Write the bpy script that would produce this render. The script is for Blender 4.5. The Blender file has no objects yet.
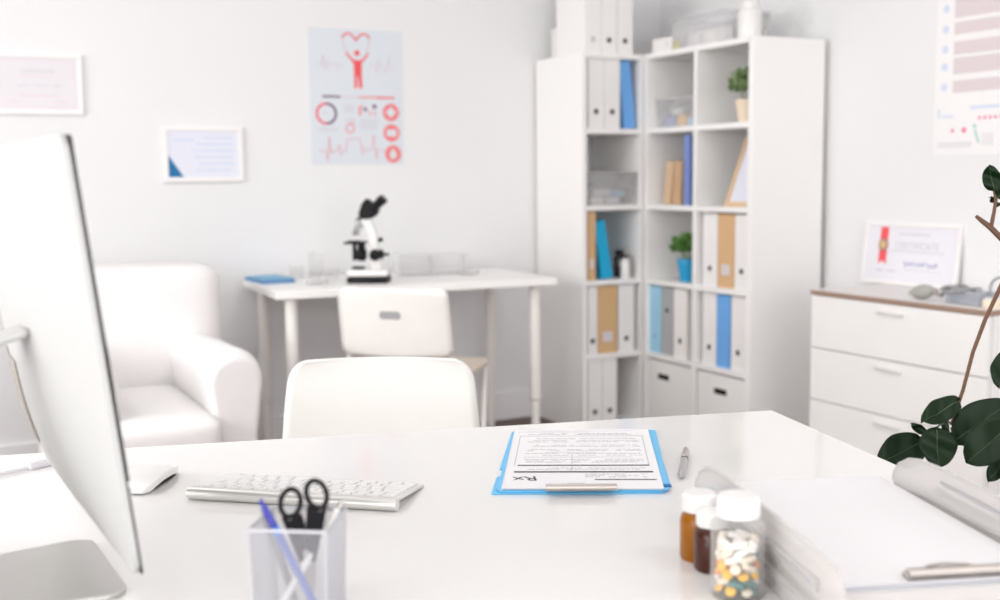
import bpy, bmesh, math, random
from mathutils import Vector, Matrix, Euler
random.seed(7)
S = bpy.context.scene
COL = S.collection
PI = math.pi

# ---------------------------------------------------------------- camera model (metres, Z up, +Y to the back wall)
FPX = 1130.0
PITCH, ROLL, YAW, CAMZ = math.radians(6.207), math.radians(-0.552), math.radians(27.266), 1.145
FW = Vector((math.sin(YAW)*math.cos(PITCH), math.cos(YAW)*math.cos(PITCH), -math.sin(PITCH)))
R0 = Vector((math.cos(YAW), -math.sin(YAW), 0)); U0 = R0.cross(FW)
RT = math.cos(ROLL)*R0 + math.sin(ROLL)*U0
UP = -math.sin(ROLL)*R0 + math.cos(ROLL)*U0
C0 = Vector((0, 0, CAMZ))
def ray(x, y): return FW*FPX + RT*(x-500) - UP*(y-300)
def onz(x, y, z): d = ray(x, y); return C0 + d*((z-CAMZ)/d.z)
def onx(x, y, X): d = ray(x, y); return C0 + d*(X/d.x)
def ony(x, y, Y): d = ray(x, y); return C0 + d*(Y/d.y)
def atd(x, y, d): return C0 + ray(x, y)*(d/FPX)

# ---------------------------------------------------------------- materials
def mat(name, col, rough=0.5, metal=0.0, coat=0.0, trans=0.0, var=0.02, scale=30, bump=0.0, emit=None, es=0, sss=0, spec=None, ior=None, coatrough=0.05):
    m = bpy.data.materials.new(name); m.use_nodes = True
    nt = m.node_tree; b = nt.nodes['Principled BSDF']
    b.inputs['Roughness'].default_value = rough
    b.inputs['Metallic'].default_value = metal
    b.inputs['Coat Weight'].default_value = coat
    b.inputs['Coat Roughness'].default_value = coatrough
    b.inputs['Transmission Weight'].default_value = trans
    if spec is not None: b.inputs['Specular IOR Level'].default_value = spec
    if ior: b.inputs['IOR'].default_value = ior
    if sss:
        b.inputs['Subsurface Weight'].default_value = sss
        b.inputs['Subsurface Radius'].default_value = (.01, .008, .006)
    tc = nt.nodes.new('ShaderNodeTexCoord')
    nz = nt.nodes.new('ShaderNodeTexNoise'); nz.inputs['Scale'].default_value = scale; nz.inputs['Detail'].default_value = 3
    nt.links.new(tc.outputs['Object'], nz.inputs['Vector'])
    rp = nt.nodes.new('ShaderNodeMix'); rp.data_type = 'RGBA'
    a = [max(0, c*(1-var)) for c in col]; z = [min(1, c*(1+var)) for c in col]
    rp.inputs['A'].default_value = (*a, 1); rp.inputs['B'].default_value = (*z, 1)
    nt.links.new(nz.outputs['Fac'], rp.inputs['Factor'])
    nt.links.new(rp.outputs['Result'], b.inputs['Base Color'])
    if bump:
        bp = nt.nodes.new('ShaderNodeBump'); bp.inputs['Strength'].default_value = bump; bp.inputs['Distance'].default_value = .004
        nt.links.new(nz.outputs['Fac'], bp.inputs['Height']); nt.links.new(bp.outputs['Normal'], b.inputs['Normal'])
    if emit:
        b.inputs['Emission Color'].default_value = (*emit, 1); b.inputs['Emission Strength'].default_value = es
    return m
def clear(name, col, fac, rough=.05, body=None, edge=.45):
    """thin see-through plastic or glass: transparent mixed with a glossy/diffuse body"""
    m = bpy.data.materials.new(name); m.use_nodes = True; nt = m.node_tree
    b = nt.nodes['Principled BSDF']; out = nt.nodes['Material Output']
    b.inputs['Base Color'].default_value = (*(body or col), 1); b.inputs['Roughness'].default_value = rough
    t = nt.nodes.new('ShaderNodeBsdfTransparent'); t.inputs['Color'].default_value = (*col, 1)
    lw = nt.nodes.new('ShaderNodeLayerWeight'); lw.inputs['Blend'].default_value = .35
    mr = nt.nodes.new('ShaderNodeMapRange'); mr.inputs['To Min'].default_value = fac; mr.inputs['To Max'].default_value = min(1, fac+edge)
    nz = nt.nodes.new('ShaderNodeTexNoise'); nz.inputs['Scale'].default_value = 12
    bp = nt.nodes.new('ShaderNodeBump'); bp.inputs['Strength'].default_value = .03
    nt.links.new(nz.outputs['Fac'], bp.inputs['Height']); nt.links.new(bp.outputs['Normal'], b.inputs['Normal'])
    mx = nt.nodes.new('ShaderNodeMixShader')
    nt.links.new(lw.outputs['Facing'], mr.inputs['Value']); nt.links.new(mr.outputs['Result'], mx.inputs['Fac'])
    nt.links.new(t.outputs[0], mx.inputs[1]); nt.links.new(b.outputs[0], mx.inputs[2]); nt.links.new(mx.outputs[0], out.inputs['Surface'])
    return m
def wood_floor():
    m = bpy.data.materials.new('dark_wood_floor'); m.use_nodes = True; nt = m.node_tree; b = nt.nodes['Principled BSDF']
    tc = nt.nodes.new('ShaderNodeTexCoord'); mp = nt.nodes.new('ShaderNodeMapping')
    br = nt.nodes.new('ShaderNodeTexBrick'); br.inputs['Scale'].default_value = 1
    br.inputs['Brick Width'].default_value = 1.2; br.inputs['Row Height'].default_value = .16; br.inputs['Mortar Size'].default_value = .002
    br.inputs['Color1'].default_value = (.115, .052, .038, 1); br.inputs['Color2'].default_value = (.15, .07, .05, 1); br.inputs['Mortar'].default_value = (.03, .015, .01, 1)
    nz = nt.nodes.new('ShaderNodeTexNoise'); nz.inputs['Scale'].default_value = 3; nz.inputs['Detail'].default_value = 8
    m2 = nt.nodes.new('ShaderNodeMapping'); m2.inputs['Scale'].default_value = (1, 14, 1)
    mx = nt.nodes.new('ShaderNodeMix'); mx.data_type = 'RGBA'; mx.blend_type = 'MULTIPLY'; mx.inputs['Factor'].default_value = .5
    nt.links.new(tc.outputs['Object'], mp.inputs[0]); nt.links.new(mp.outputs[0], br.inputs['Vector'])
    nt.links.new(tc.outputs['Object'], m2.inputs[0]); nt.links.new(m2.outputs[0], nz.inputs['Vector'])
    nt.links.new(br.outputs['Color'], mx.inputs['A']); nt.links.new(nz.outputs['Color'], mx.inputs['B'])
    nt.links.new(mx.outputs['Result'], b.inputs['Base Color']); b.inputs['Roughness'].default_value = .4
    return m
M = {}
M['wall'] = mat('wall_paint', (.815, .815, .822), .9, var=.008, scale=4)
M['ceil'] = mat('ceiling_paint', (.9, .9, .9), .95, var=.005)
M['floor'] = wood_floor()
M['trim'] = mat('white_trim', (.86, .855, .86), .5, var=.01)
M['desk'] = mat('gloss_white_lacquer', (.785, .775, .765), .20, coat=.5, var=.006, scale=3)
M['white'] = mat('white_laminate', (.91, .90, .885), .45, var=.01, scale=8)
M['cream'] = mat('cream_white_paint', (.90, .875, .84), .45, var=.01)
M['tabletop'] = mat('white_tabletop', (.94, .925, .91), .4, var=.01)
M['fabric'] = mat('white_slipcover', (.84, .82, .82), .95, var=.02, scale=60, bump=.15)
M['shell'] = mat('white_moulded_plastic', (.77, .755, .73), .38, var=.006)
M['foldwood'] = mat('cream_lacquered_wood', (.90, .875, .84), .45, var=.02)
M['seatwood'] = mat('pale_wood', (.78, .68, .58), .5, var=.05)
M['alu'] = mat('brushed_aluminium', (.47, .47, .465), .55, metal=.15, var=.015, scale=90)
M['alu_dark'] = mat('aluminium_foot', (.56, .55, .53), .35, metal=.85, var=.015, scale=90)
M['darkslot'] = mat('dark_grille', (.10, .09, .08), .6)
M['vent'] = mat('brown_grey_grille', (.30, .27, .24), .6, var=.35, scale=160)
M['kbtube'] = mat('keyboard_tube_metal', (.74, .73, .71), .36, metal=.75, scale=90)
M['bluefolder'] = mat('muted_blue_card', (.14, .42, .64), .5)
M['screen'] = mat('black_glass', (.02, .02, .022), .08, coat=1)
M['key'] = mat('white_key', (.80, .79, .79), .5)
M['kbplate'] = mat('keyboard_plate', (.74, .73, .72), .38, metal=.5)
M['wpl'] = mat('white_plastic', (.80, .79, .78), .3, coat=.3)
M['steel'] = mat('polished_steel', (.50, .46, .43), .38, metal=1)
M['pen_metal'] = mat('satin_steel', (.50, .49, .49), .3, metal=.8)
M['black'] = mat('black_plastic', (.008, .008, .01), .45, spec=.2)
M['blueplastic'] = mat('blue_plastic', (.13, .50, .83), .4, var=.02)
M['bluedeep'] = mat('blue_pen_plastic', (.01, .015, .30), .25, coat=.3)
M['penbarrel'] = mat('lavender_pen_barrel', (.16, .22, .62), .25, trans=.2)
M['bluecap'] = mat('bright_blue_plastic', (.02, .30, .85), .3)
M['paper'] = mat('paper', (.75, .74, .755), .85, var=.004)
M['ink'] = mat('grey_ink', (.50, .48, .50), .8)
M['inkd'] = mat('black_ink', (.05, .05, .06), .8)
M['inkl'] = mat('light_grey_ink', (.62, .60, .63), .8)
M['inkp'] = mat('pale_lilac_ink', (.58, .55, .62), .8)
M['wire'] = mat('silver_wire_mesh', (.52, .52, .55), .45, metal=.4)
M['binder'] = mat('white_binder_card', (.88, .86, .85), .5, var=.01)
M['tan'] = mat('kraft_card', (.68, .44, .23), .65, var=.03)
M['sky'] = mat('sky_blue_card', (.36, .66, .86), .5)
M['royal'] = mat('royal_blue_card', (.16, .42, .84), .5)
M['azure'] = mat('azure_card', (.01, .40, .68), .45)
M['grey'] = mat('grey_card', (.42, .42, .44), .55)
M['navy'] = mat('periwinkle_card', (.20, .28, .60), .5)
M['book'] = mat('tan_book_cloth', (.70, .50, .32), .7)
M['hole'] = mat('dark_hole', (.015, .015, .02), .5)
M['bin'] = clear('clear_storage_plastic', (.97, .97, .975), .12, .2, (.93, .92, .93))
M['acryl'] = clear('clear_acrylic', (.995, .995, .995), .14, .4, (.98, .98, .98))
M['glass'] = clear('thin_glass', (.995, .995, .995), .01, .05, (.97, .97, .97), edge=.16)
M['pane'] = clear('window_glass', (1, 1, 1), .02, .02)
M['smoke'] = clear('smoky_tray_plastic', (.90, .885, .88), .38, .18, (.74, .72, .71))
M['pillglass'] = clear('clear_pill_bottle', (.98, .98, .98), .05, .05, (.93, .92, .9), edge=.22)
M['amber'] = mat('amber_glass', (.30, .10, .001), .12, coat=0, var=.15, spec=.35)
M['brown'] = mat('brown_glass', (.055, .014, .006), .15, spec=.35)
M['amberdark'] = mat('dark_bottle_glass', (.05, .03, .025), .1, coat=.5)
M['pw'] = mat('white_pill', (.88, .85, .80), .45)
M['po'] = mat('orange_pill', (.85, .26, .02), .4)
M['py'] = mat('yellow_pill', (.90, .48, .01), .4)
M['pt'] = mat('teal_capsule', (.03, .17, .17), .3)
M['pc'] = mat('cream_pill', (.85, .74, .60), .5)
M['leaf'] = mat('dark_green_leaf', (.006, .019, .006), .45, coat=0, var=.12, scale=9, spec=.2)
M['vein'] = mat('leaf_midrib', (.025, .06, .02), .5)
M['stem'] = mat('brown_stem', (.13, .066, .038), .8, var=.25, scale=60, bump=.4)
M['foliage'] = mat('bushy_green_foliage', (.19, .27, .12), .6, var=.4, scale=25)
M['foliage2'] = mat('fresh_green_foliage', (.10, .24, .05), .6, var=.4, scale=25)
M['cpot'] = mat('cream_pot', (.85, .72, .56), .6)
M['bpot'] = mat('blue_pot', (.02, .36, .66), .35)
M['soil'] = mat('soil', (.05, .03, .02), .95, var=.3)
M['gpot'] = mat('grey_planter', (.55, .55, .55), .6)
M['frame'] = mat('white_frame', (.88, .86, .85), .4)
M['framewood'] = mat('light_wood_frame', (.72, .50, .30), .5, var=.06)
M['topbrown'] = mat('brown_edge_board', (.36, .24, .18), .5, var=.08)
M['topgrey'] = mat('greige_chest_top', (.76, .735, .725), .4, var=.02)
M['handle'] = mat('pale_handle', (.80, .78, .76), .4, metal=.15)
M['posterL'] = mat('pale_blue_poster', (.70, .745, .795), .7, var=.01)
M['red'] = mat('red_print', (.85, .10, .11), .7)
M['pink'] = mat('pink_print', (.82, .36, .38), .7)
M['iconred'] = mat('soft_red_print', (.84, .22, .23), .7)
M['pinkl'] = mat('pale_pink_print', (.80, .60, .64), .7)
M['dark'] = mat('dark_print', (.16, .08, .14), .7)
M['mauve'] = mat('mauve_print', (.70, .655, .67), .7)
M['blueink'] = mat('blue_print', (.25, .52, .78), .7)
M['teal'] = mat('teal_print', (.25, .60, .52), .7)
M['bluefoot'] = mat('deep_blue_print', (.01, .16, .38), .7)
M['sign'] = mat('signature_ink', (.12, .16, .48), .7)
M['gold'] = mat('gold_seal', (.70, .50, .22), .5)
M['cert'] = mat('certificate_paper', (.80, .79, .84), .7)
M['certpink'] = mat('certificate_pink_paper', (.765, .745, .775), .7)
M['certblue'] = mat('certificate_blue_paper', (.76, .78, .87), .7)
M['rubber'] = mat('grey_rubber', (.33, .33, .34), .5)
M['rubberg'] = mat('olive_grey_rubber', (.36, .36, .33), .45)
M['cuff'] = mat('grey_blue_cuff_cloth', (.48, .50, .55), .85)
M['blind'] = mat('pale_contents', (.75, .76, .78), .6)
M['lamp'] = mat('lit_ceiling_panel', (.9, .9, .9), .6, emit=(1, .99, .97), es=2.0)  # glow for the fill panels added on the unseen ceiling

# ---------------------------------------------------------------- mesh builder
class MB:
    def __init__(s): s.b = bmesh.new()
    def box(s, c, d, rz=0, rot=None, bev=0, seg=2):
        r = bmesh.ops.create_cube(s.b, size=1)
        vs = r['verts']
        Mx = Matrix.Translation(Vector(c)) @ (rot.to_4x4() if rot else Matrix.Rotation(rz, 4, 'Z')) @ Matrix.Diagonal((*d, 1))
        bmesh.ops.transform(s.b, matrix=Mx, verts=vs)
        if bev:
            es = {e for v in vs for e in v.link_edges}
            bmesh.ops.bevel(s.b, geom=list(es), offset=bev, segments=seg, affect='EDGES', profile=.5)
        return s
    def tube(s, pts, r, seg=10, caps=True):
        pts = [Vector(p) for p in pts]; n = len(pts)
        rs = r if isinstance(r, (list, tuple)) else [r]*n
        rings = []; prev = None
        for i, p in enumerate(pts):
            t = (pts[min(i+1, n-1)] - pts[max(i-1, 0)]).normalized()
            if prev is None:
                a = Vector((0, 0, 1)) if abs(t.z) < .9 else Vector((1, 0, 0))
                x = t.cross(a).normalized()
            else:
                x = (prev - t*prev.dot(t)).normalized()
            prev = x; y = t.cross(x)
            rings.append([s.b.verts.new(p + (x*math.cos(2*PI*k/seg) + y*math.sin(2*PI*k/seg))*rs[i]) for k in range(seg)])
        for i in range(n-1):
            for k in range(seg):
                s.b.faces.new((rings[i][k], rings[i][(k+1) % seg], rings[i+1][(k+1) % seg], rings[i+1][k]))
        if caps:
            s.b.faces.new(rings[0][::-1]); s.b.faces.new(rings[-1])
        return s
    def lathe(s, prof, c=(0, 0, 0), seg=28, sx=1, sy=1):
        c = Vector(c); rings = []
        for r, z in prof:
            if r < 1e-6: rings.append([s.b.verts.new(c + Vector((0, 0, z)))])
            else: rings.append([s.b.verts.new(c + Vector((r*sx*math.cos(2*PI*k/seg), r*sy*math.sin(2*PI*k/seg), z))) for k in range(seg)])
        for A, B in zip(rings, rings[1:]):
            for k in range(seg):
                a0, a1 = A[k % len(A)], A[(k+1) % len(A)]; b0, b1 = B[k % len(B)], B[(k+1) % len(B)]
                f = []
                for v in (a0, a1, b1, b0):
                    if v not in f: f.append(v)
                if len(f) > 2: s.b.faces.new(f)
        return s
    def prism(s, poly, z0, z1, mx=None):
        mx = mx or Matrix.Identity(4)
        lo = [s.b.verts.new(mx @ Vector((x, y, z0))) for x, y in poly]
        hi = [s.b.verts.new(mx @ Vector((x, y, z1))) for x, y in poly]
        n = len(poly)
        s.b.faces.new(lo[::-1]); s.b.faces.new(hi)
        for i in range(n): s.b.faces.new((lo[i], lo[(i+1) % n], hi[(i+1) % n], hi[i]))
        return s
    def grid(s, f, nu, nv, closeu=False):
        V = [[s.b.verts.new(Vector(f(i/(nu if closeu else nu-1), j/(nv-1)))) for i in range(nu)] for j in range(nv)]
        for j in range(nv-1):
            for i in range(nu if closeu else nu-1):
                s.b.faces.new((V[j][i], V[j][(i+1) % nu], V[j+1][(i+1) % nu], V[j+1][i]))
        return V
    def ball(s, c, r, sc=(1, 1, 1), rot=None, sub=2):
        q = bmesh.ops.create_icosphere(s.b, subdivisions=sub, radius=r)
        Mx = Matrix.Translation(Vector(c)) @ (rot.to_4x4() if rot else Matrix.Identity(4)) @ Matrix.Diagonal((*sc, 1))
        bmesh.ops.transform(s.b, matrix=Mx, verts=q['verts']); return s
    def ring(s, c, ro, ri, z0, z1, mx=None, seg=32, a0=0, a1=2*PI):
        mx = mx or Matrix.Identity(4); n = seg
        full = abs(a1-a0-2*PI) < 1e-6
        cnt = n if full else n+1
        P = []
        for k in range(cnt):
            a = a0 + (a1-a0)*k/n
            P.append([s.b.verts.new(mx @ Vector((c[0]+r*math.cos(a), c[1]+r*math.sin(a), z))) for r, z in ((ro, z0), (ro, z1), (ri, z1), (ri, z0))])
        for k in range(n if full else n):
            A = P[k]; B = P[(k+1) % cnt]
            for j in range(4): s.b.faces.new((A[j], B[j], B[(j+1) % 4], A[(j+1) % 4]))
        return s
def obj(name, mb, m, parent=None, loc=None, rot=None, smooth=35, bevel=0, sub=0, solid=0, mx=None):
    me = bpy.data.meshes.new(name)
    bmesh.ops.recalc_face_normals(mb.b, faces=mb.b.faces[:])
    mb.b.to_mesh(me); mb.b.free()
    me.materials.append(m)
    o = bpy.data.objects.new(name, me); COL.objects.link(o)
    if parent: o.parent = parent
    if mx is not None: o.matrix_local = mx
    if loc: o.location = loc
    if rot: o.rotation_euler = rot
    if smooth:
        me.shade_smooth(); me.set_sharp_from_angle(angle=math.radians(smooth))
    if solid:
        q = o.modifiers.new('solid', 'SOLIDIFY'); q.thickness = solid; q.offset = 0
    if bevel:
        q = o.modifiers.new('bevel', 'BEVEL'); q.width = bevel; q.segments = 3; q.limit_method = 'ANGLE'; q.angle_limit = math.radians(40)
    if sub:
        q = o.modifiers.new('sub', 'SUBSURF'); q.levels = sub; q.render_levels = sub
    return o
def tag(o, label, cat, group=None):
    o['label'] = label; o['category'] = cat
    if group: o['group'] = group
    return o
def thing(name, label, cat, loc=(0, 0, 0), rz=0, group=None, mx=None):
    o = bpy.data.objects.new(name, None); COL.objects.link(o); o.empty_display_size = .05
    if mx is not None: o.matrix_local = mx
    else: o.location = loc; o.rotation_euler = (0, 0, rz)
    return tag(o, label, cat, group)
def struct(name, mb, m, **k):
    o = obj(name, mb, m, **k); o['kind'] = 'structure'; return o
def textobj(name, s, size, m, parent, mx, depth=.0003, align='CENTER'):
    cu = bpy.data.curves.new(name+'_font', 'FONT'); cu.body = s; cu.size = size; cu.extrude = depth; cu.align_x = align; cu.align_y = 'CENTER'
    t = bpy.data.objects.new(name+'_tmp', cu); COL.objects.link(t)
    dg = bpy.context.evaluated_depsgraph_get(); me = bpy.data.meshes.new_from_object(t.evaluated_get(dg))
    bpy.data.objects.remove(t); bpy.data.curves.remove(cu)
    me.name = name; me.materials.clear(); me.materials.append(m)
    o = bpy.data.objects.new(name, me); COL.objects.link(o); o.parent = parent; o.matrix_local = mx
    return o
def frame_mx(o, x, y, z=None):
    x = Vector(x).normalized(); y = Vector(y).normalized(); z = x.cross(y) if z is None else Vector(z)
    m = Matrix.Identity(4)
    for i in range(3): m[i][0] = x[i]; m[i][1] = y[i]; m[i][2] = z[i]; m[i][3] = o[i]
    return m

# ---------------------------------------------------------------- the room
XW, YW, XL, YF, ZC = 3.32, 4.69, -2.3, -2.2, 2.7
T = .12
struct('floor', MB().box(((XW+XL)/2, (YW+YF)/2, -.05), (XW-XL+2*T, YW-YF+2*T, .1)), M['floor'])
struct('ceiling', MB().box(((XW+XL)/2, (YW+YF)/2, ZC+.05), (XW-XL+2*T, YW-YF+2*T, .1)), M['ceil'])
struct('wall_back', MB().box(((XW+XL)/2, YW+T/2, ZC/2), (XW-XL+2*T, T, ZC)), M['wall'])
struct('wall_right', MB().box((XW+T/2, (YW+YF)/2, ZC/2), (T, YW-YF, ZC)), M['wall'])
# left wall with a wide window, front wall with a window
def wall_holes(name, axis, pos, a0, a1, holes):
    mb = MB(); cur = a0
    def b(u0, u1, z0, z1):
        if u1-u0 < 1e-4 or z1-z0 < 1e-4: return
        if axis == 'x': mb.box((pos, (u0+u1)/2, (z0+z1)/2), (T, u1-u0, z1-z0))
        else: mb.box(((u0+u1)/2, pos, (z0+z1)/2), (u1-u0, T, z1-z0))
    for h0, h1, z0, z1 in holes:
        b(cur, h0, 0, ZC); b(h0, h1, 0, z0); b(h0, h1, z1, ZC); cur = h1
    b(cur, a1, 0, ZC)
    struct(name, mb, M['wall'])
WL = [(-1.4, .6, .85, 2.4), (1.2, 3.9, .85, 2.4)]
WF = [(-1.7, 2.7, .25, 2.4)]
wall_holes('wall_left', 'x', XL-T/2, YF, YW, WL)
wall_holes('wall_front', 'y', YF-T/2, XL-T, XW+T, WF)
def window(n, axis, pos, u0, u1, z0, z1, bars):
    fr = MB(); w = .05
    def b(a0, a1, c0, c1, d=.06):
        if axis == 'x': fr.box((pos, (a0+a1)/2, (c0+c1)/2), (d, a1-a0, c1-c0))
        else: fr.box(((a0+a1)/2, pos, (c0+c1)/2), (a1-a0, d, c1-c0))
    b(u0, u1, z0, z0+w); b(u0, u1, z1-w, z1); b(u0, u0+w, z0+w, z1-w); b(u1-w, u1, z0+w, z1-w)
    for k in range(1, bars):
        c = u0+(u1-u0)*k/bars; b(c-w/2, c+w/2, z0+w, z1-w, .055)
    f = struct('window_%d' % n, fr, M['trim'])
    g = MB()
    if axis == 'x': g.box((pos, (u0+u1)/2, (z0+z1)/2), (.006, u1-u0-.09, z1-z0-.09))
    else: g.box(((u0+u1)/2, pos, (z0+z1)/2), (u1-u0-.09, .006, z1-z0-.09))
    obj('pane', g, M['pane'], f)
window(1, 'x', XL-T/2, *WL[0], 2); window(2, 'x', XL-T/2, *WL[1], 3); window(3, 'y', YF-T/2, *WF[0], 4)
bt, bh = .014, .135
def base(name, c, d): struct(name, MB().box(c, d), M['trim'], bevel=.004)
base('baseboard_back', ((XW+XL)/2, YW-bt/2, bh/2), (XW-XL, bt, bh))
base('baseboard_right', (XW-bt/2, (YW+YF)/2-.01, bh/2), (bt, YW-YF-.03, bh))
base('baseboard_left', (XL+bt/2, (YW+YF)/2, bh/2), (bt, YW-YF-.03, bh))
base('baseboard_front', ((XW+XL)/2, YF+bt/2, bh/2), (XW-XL-.03, bt, bh))

# ---------------------------------------------------------------- corner bookcase (two units)
TH = .022
SZ = [0, .327, .660, .994, 1.331]      # top surfaces are SZ + TH (bottom board raised)
HT = 1.681
BEFORE = set(bpy.data.objects)
LX0, LX1, LY0, LY1 = 2.622, 2.952, 4.255, 4.668
b1 = thing('open_bookcase', 'narrow white open bookcase against the back wall, one column of five compartments', 'bookcase', ((LX0+LX1)/2, (LY0+LY1)/2, 0))
c = b1.location
def rel(p): return (p[0]-c.x, p[1]-c.y, p[2])
for x in (LX0+TH/2, LX1-TH/2): obj('side_panel', MB().box(rel((x, (LY0+LY1)/2, HT/2)), (TH, LY1-LY0, HT)), M['white'], b1, bevel=.001)
for k, z in enumerate(SZ):
    obj('shelf', MB().box(rel(((LX0+LX1)/2, (LY0+LY1)/2, z+TH/2)), (LX1-LX0-2*TH-.001, LY1-LY0-.004, TH)), M['white'], b1)
obj('top_board', MB().box(rel(((LX0+LX1)/2, (LY0+LY1)/2, HT-TH/2)), (LX1-LX0-2*TH-.001, LY1-LY0, TH)), M['white'], b1)
RX0, RX1, RY0, RY1 = 2.938, 3.302, 3.50, 4.240
RM = 3.872
b2 = thing('open_bookcase', 'wide white open bookcase against the right wall with two columns of compartments', 'bookcase', ((RX0+RX1)/2, (RY0+RY1)/2, 0))
c = b2.location
for y in (RY0+.015, RY1-TH/2): obj('side_panel', MB().box(rel(((RX0+RX1)/2, y, HT/2)), (RX1-RX0, .03 if y < 3.6 else TH, HT)), M['white'], b2, bevel=.001)
obj('divider', MB().box(rel(((RX0+RX1)/2, RM, HT/2)), (RX1-RX0-.003, TH, HT-2*TH)), M['white'], b2)
for k, z in enumerate(SZ):
    for y0, y1 in ((RY0+.03, RM-TH/2), (RM+TH/2, RY1-TH)):
        obj('shelf', MB().box(rel(((RX0+RX1)/2, (y0+y1)/2, z+TH/2)), (RX1-RX0-.006, y1-y0-.0005, TH)), M['white'], b2)
obj('top_board', MB().box(rel(((RX0+RX1)/2, (RY0+RY1)/2, HT-TH/2)), (RX1-RX0, RY1-RY0-.053, TH)), M['white'], b2)
ST = [z+TH for z in SZ]

# ---------------------------------------------------------------- binders
def binder(label, m, x, y, z, rz=0, w=.078, h=.306, d=.275, lean=0, hole=True, holez=.075, lab=False, group=None, holem=None):
    """spine faces local -Y; local origin at bottom centre of the spine"""
    mx = Matrix.Translation((x, y, z)) @ Matrix.Rotation(rz, 4, 'Z')
    if lean: 
        s = 1 if lean > 0 else -1           # tilt about the lower edge it rests on
        piv = Vector((s*w/2, 0, 0))
        mx = mx @ Matrix.Translation(piv) @ Matrix.Rotation(lean, 4, 'Y') @ Matrix.Translation(-piv)
    t = thing('ring_binder', label, 'binder', group=group, mx=mx)
    mb = MB(); e = .003
    mb.box((-w/2+e/2, d/2, h/2), (e, d, h)); mb.box((w/2-e/2, d/2, h/2), (e, d, h)); mb.box((0, e/2, h/2), (w-2*e, e, h))
    obj('cover', mb, m, t, bevel=.0012)
    obj('paper_block', MB().box((0, d/2+.004, h/2), (w-.012, d-.03, h-.02)), M['paper'], t)
    if hole:
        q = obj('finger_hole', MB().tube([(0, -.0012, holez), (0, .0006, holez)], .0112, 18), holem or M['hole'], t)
        obj('ring', MB().ring((0, 0), .0122, .0110, -.0016, .0002, Matrix.Translation((0, 0, holez)) @ Matrix.Rotation(PI/2, 4, 'X')), M['steel'], q)
    if lab:
        obj('label_holder', MB().box((0, -.001, holez), (w*.5, .0025, .045)), M['mauve'], t)
    return t
G1 = 'binders in the narrow bookcase'; G2 = 'binders in the wide bookcase'; G3 = 'binders on top of the narrow bookcase'
yl = 4.272
# top row, narrow bookcase
binder('white binder in the top compartment of the narrow bookcase, against its left side', M['binder'], 2.690, yl, ST[4], w=.082, group=G1)
binder('white binder in the top compartment of the narrow bookcase, next to the blue one', M['binder'], 2.774, yl, ST[4], w=.082, group=G1)
binder('blue binder leaning in the top compartment of the narrow bookcase', M['royal'], 2.876, yl+.01, ST[4], w=.060, h=.300, lean=-.115, hole=False, group=G1)
# third row
binder('tan card binder in the third compartment down of the narrow bookcase', M['tan'], 2.667, yl, ST[2], w=.042, lab=True, hole=False, group=G1)
binder('azure blue binder leaning in the third compartment down of the narrow bookcase', M['azure'], 2.757, yl+.01, ST[2], w=.058, h=.262, lean=-.17, hole=False, group=G1)
# fourth row
binder('white binder in the fourth compartment of the narrow bookcase, left of the tan one', M['binder'], 2.672, yl, ST[1], w=.05, holez=.06, group=G1)
binder('wide tan card binder in the fourth compartment of the narrow bookcase', M['tan'], 2.751, yl, ST[1], w=.102, lab=True, hole=False, group=G1)
binder('white binder in the fourth compartment of the narrow bookcase, right of the tan one', M['binder'], 2.852, yl, ST[1], w=.084, holez=.06, group=G1)
binder('white binder in the bottom compartment of the narrow bookcase, against its left side', M['binder'], 2.684, yl, ST[0], w=.076, holez=.062, group=G1)
binder('white binder in the bottom compartment of the narrow bookcase, beside the empty space', M['binder'], 2.763, yl, ST[0], w=.076, holez=.062, group=G1)
# top of the narrow bookcase
for x, n in ((2.683, 'leftmost of the three white binders standing on top of the narrow bookcase'), (2.766, 'middle one of the three white binders standing on top of the narrow bookcase'), (2.850, 'rightmost of the three white binders standing on top of the narrow bookcase')):
    binder(n, M['binder'], x, 4.285, HT, w=.081, d=.25, holez=.060, group=G3, holem=M['inkl'] if x < 2.7 else None)
# wide bookcase : rotated so the spines face -X
rr = -PI/2
xl = 2.957
def rb(label, m, y, k, w, **kw): return binder(label, m, xl, y, ST[k], rz=rr, w=w, group=G2, **kw)
rb('pale sky blue binder in the fourth compartment, back column of the wide bookcase', M['sky'], 4.178, 1, .088, h=.303, holem=M['blueink'])
rb('grey binder between a sky blue and a white one in the wide bookcase', M['grey'], 4.086, 1, .086, h=.303, holez=.20)
rb('white binder right of the grey one in the wide bookcase', M['binder'], 3.990, 1, .094, h=.303)
rb('white binder left of the tan one in the wide bookcase', M['binder'], 3.786, 2, .096, h=.304)
rb('tan card binder between two white ones in the wide bookcase', M['tan'], 3.681, 2, .106, h=.304, hole=False, lab=True)
rb('white binder right of the tan one at the end of the wide bookcase', M['binder'], 3.582, 2, .084, h=.304)
rb('white binder left of the bright blue one in the wide bookcase', M['binder'], 3.785, 1, .090, h=.304)
rb('bright blue binder between two white ones in the wide bookcase', M['royal'], 3.693, 1, .082, h=.304, hole=False)
rb('white binder right of the bright blue one at the end of the wide bookcase', M['binder'], 3.597, 1, .088, h=.304)
rb('slim periwinkle blue binder in the second compartment, back column of the wide bookcase', M['navy'], 3.952, 3, .040, h=.300, hole=False)
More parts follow.
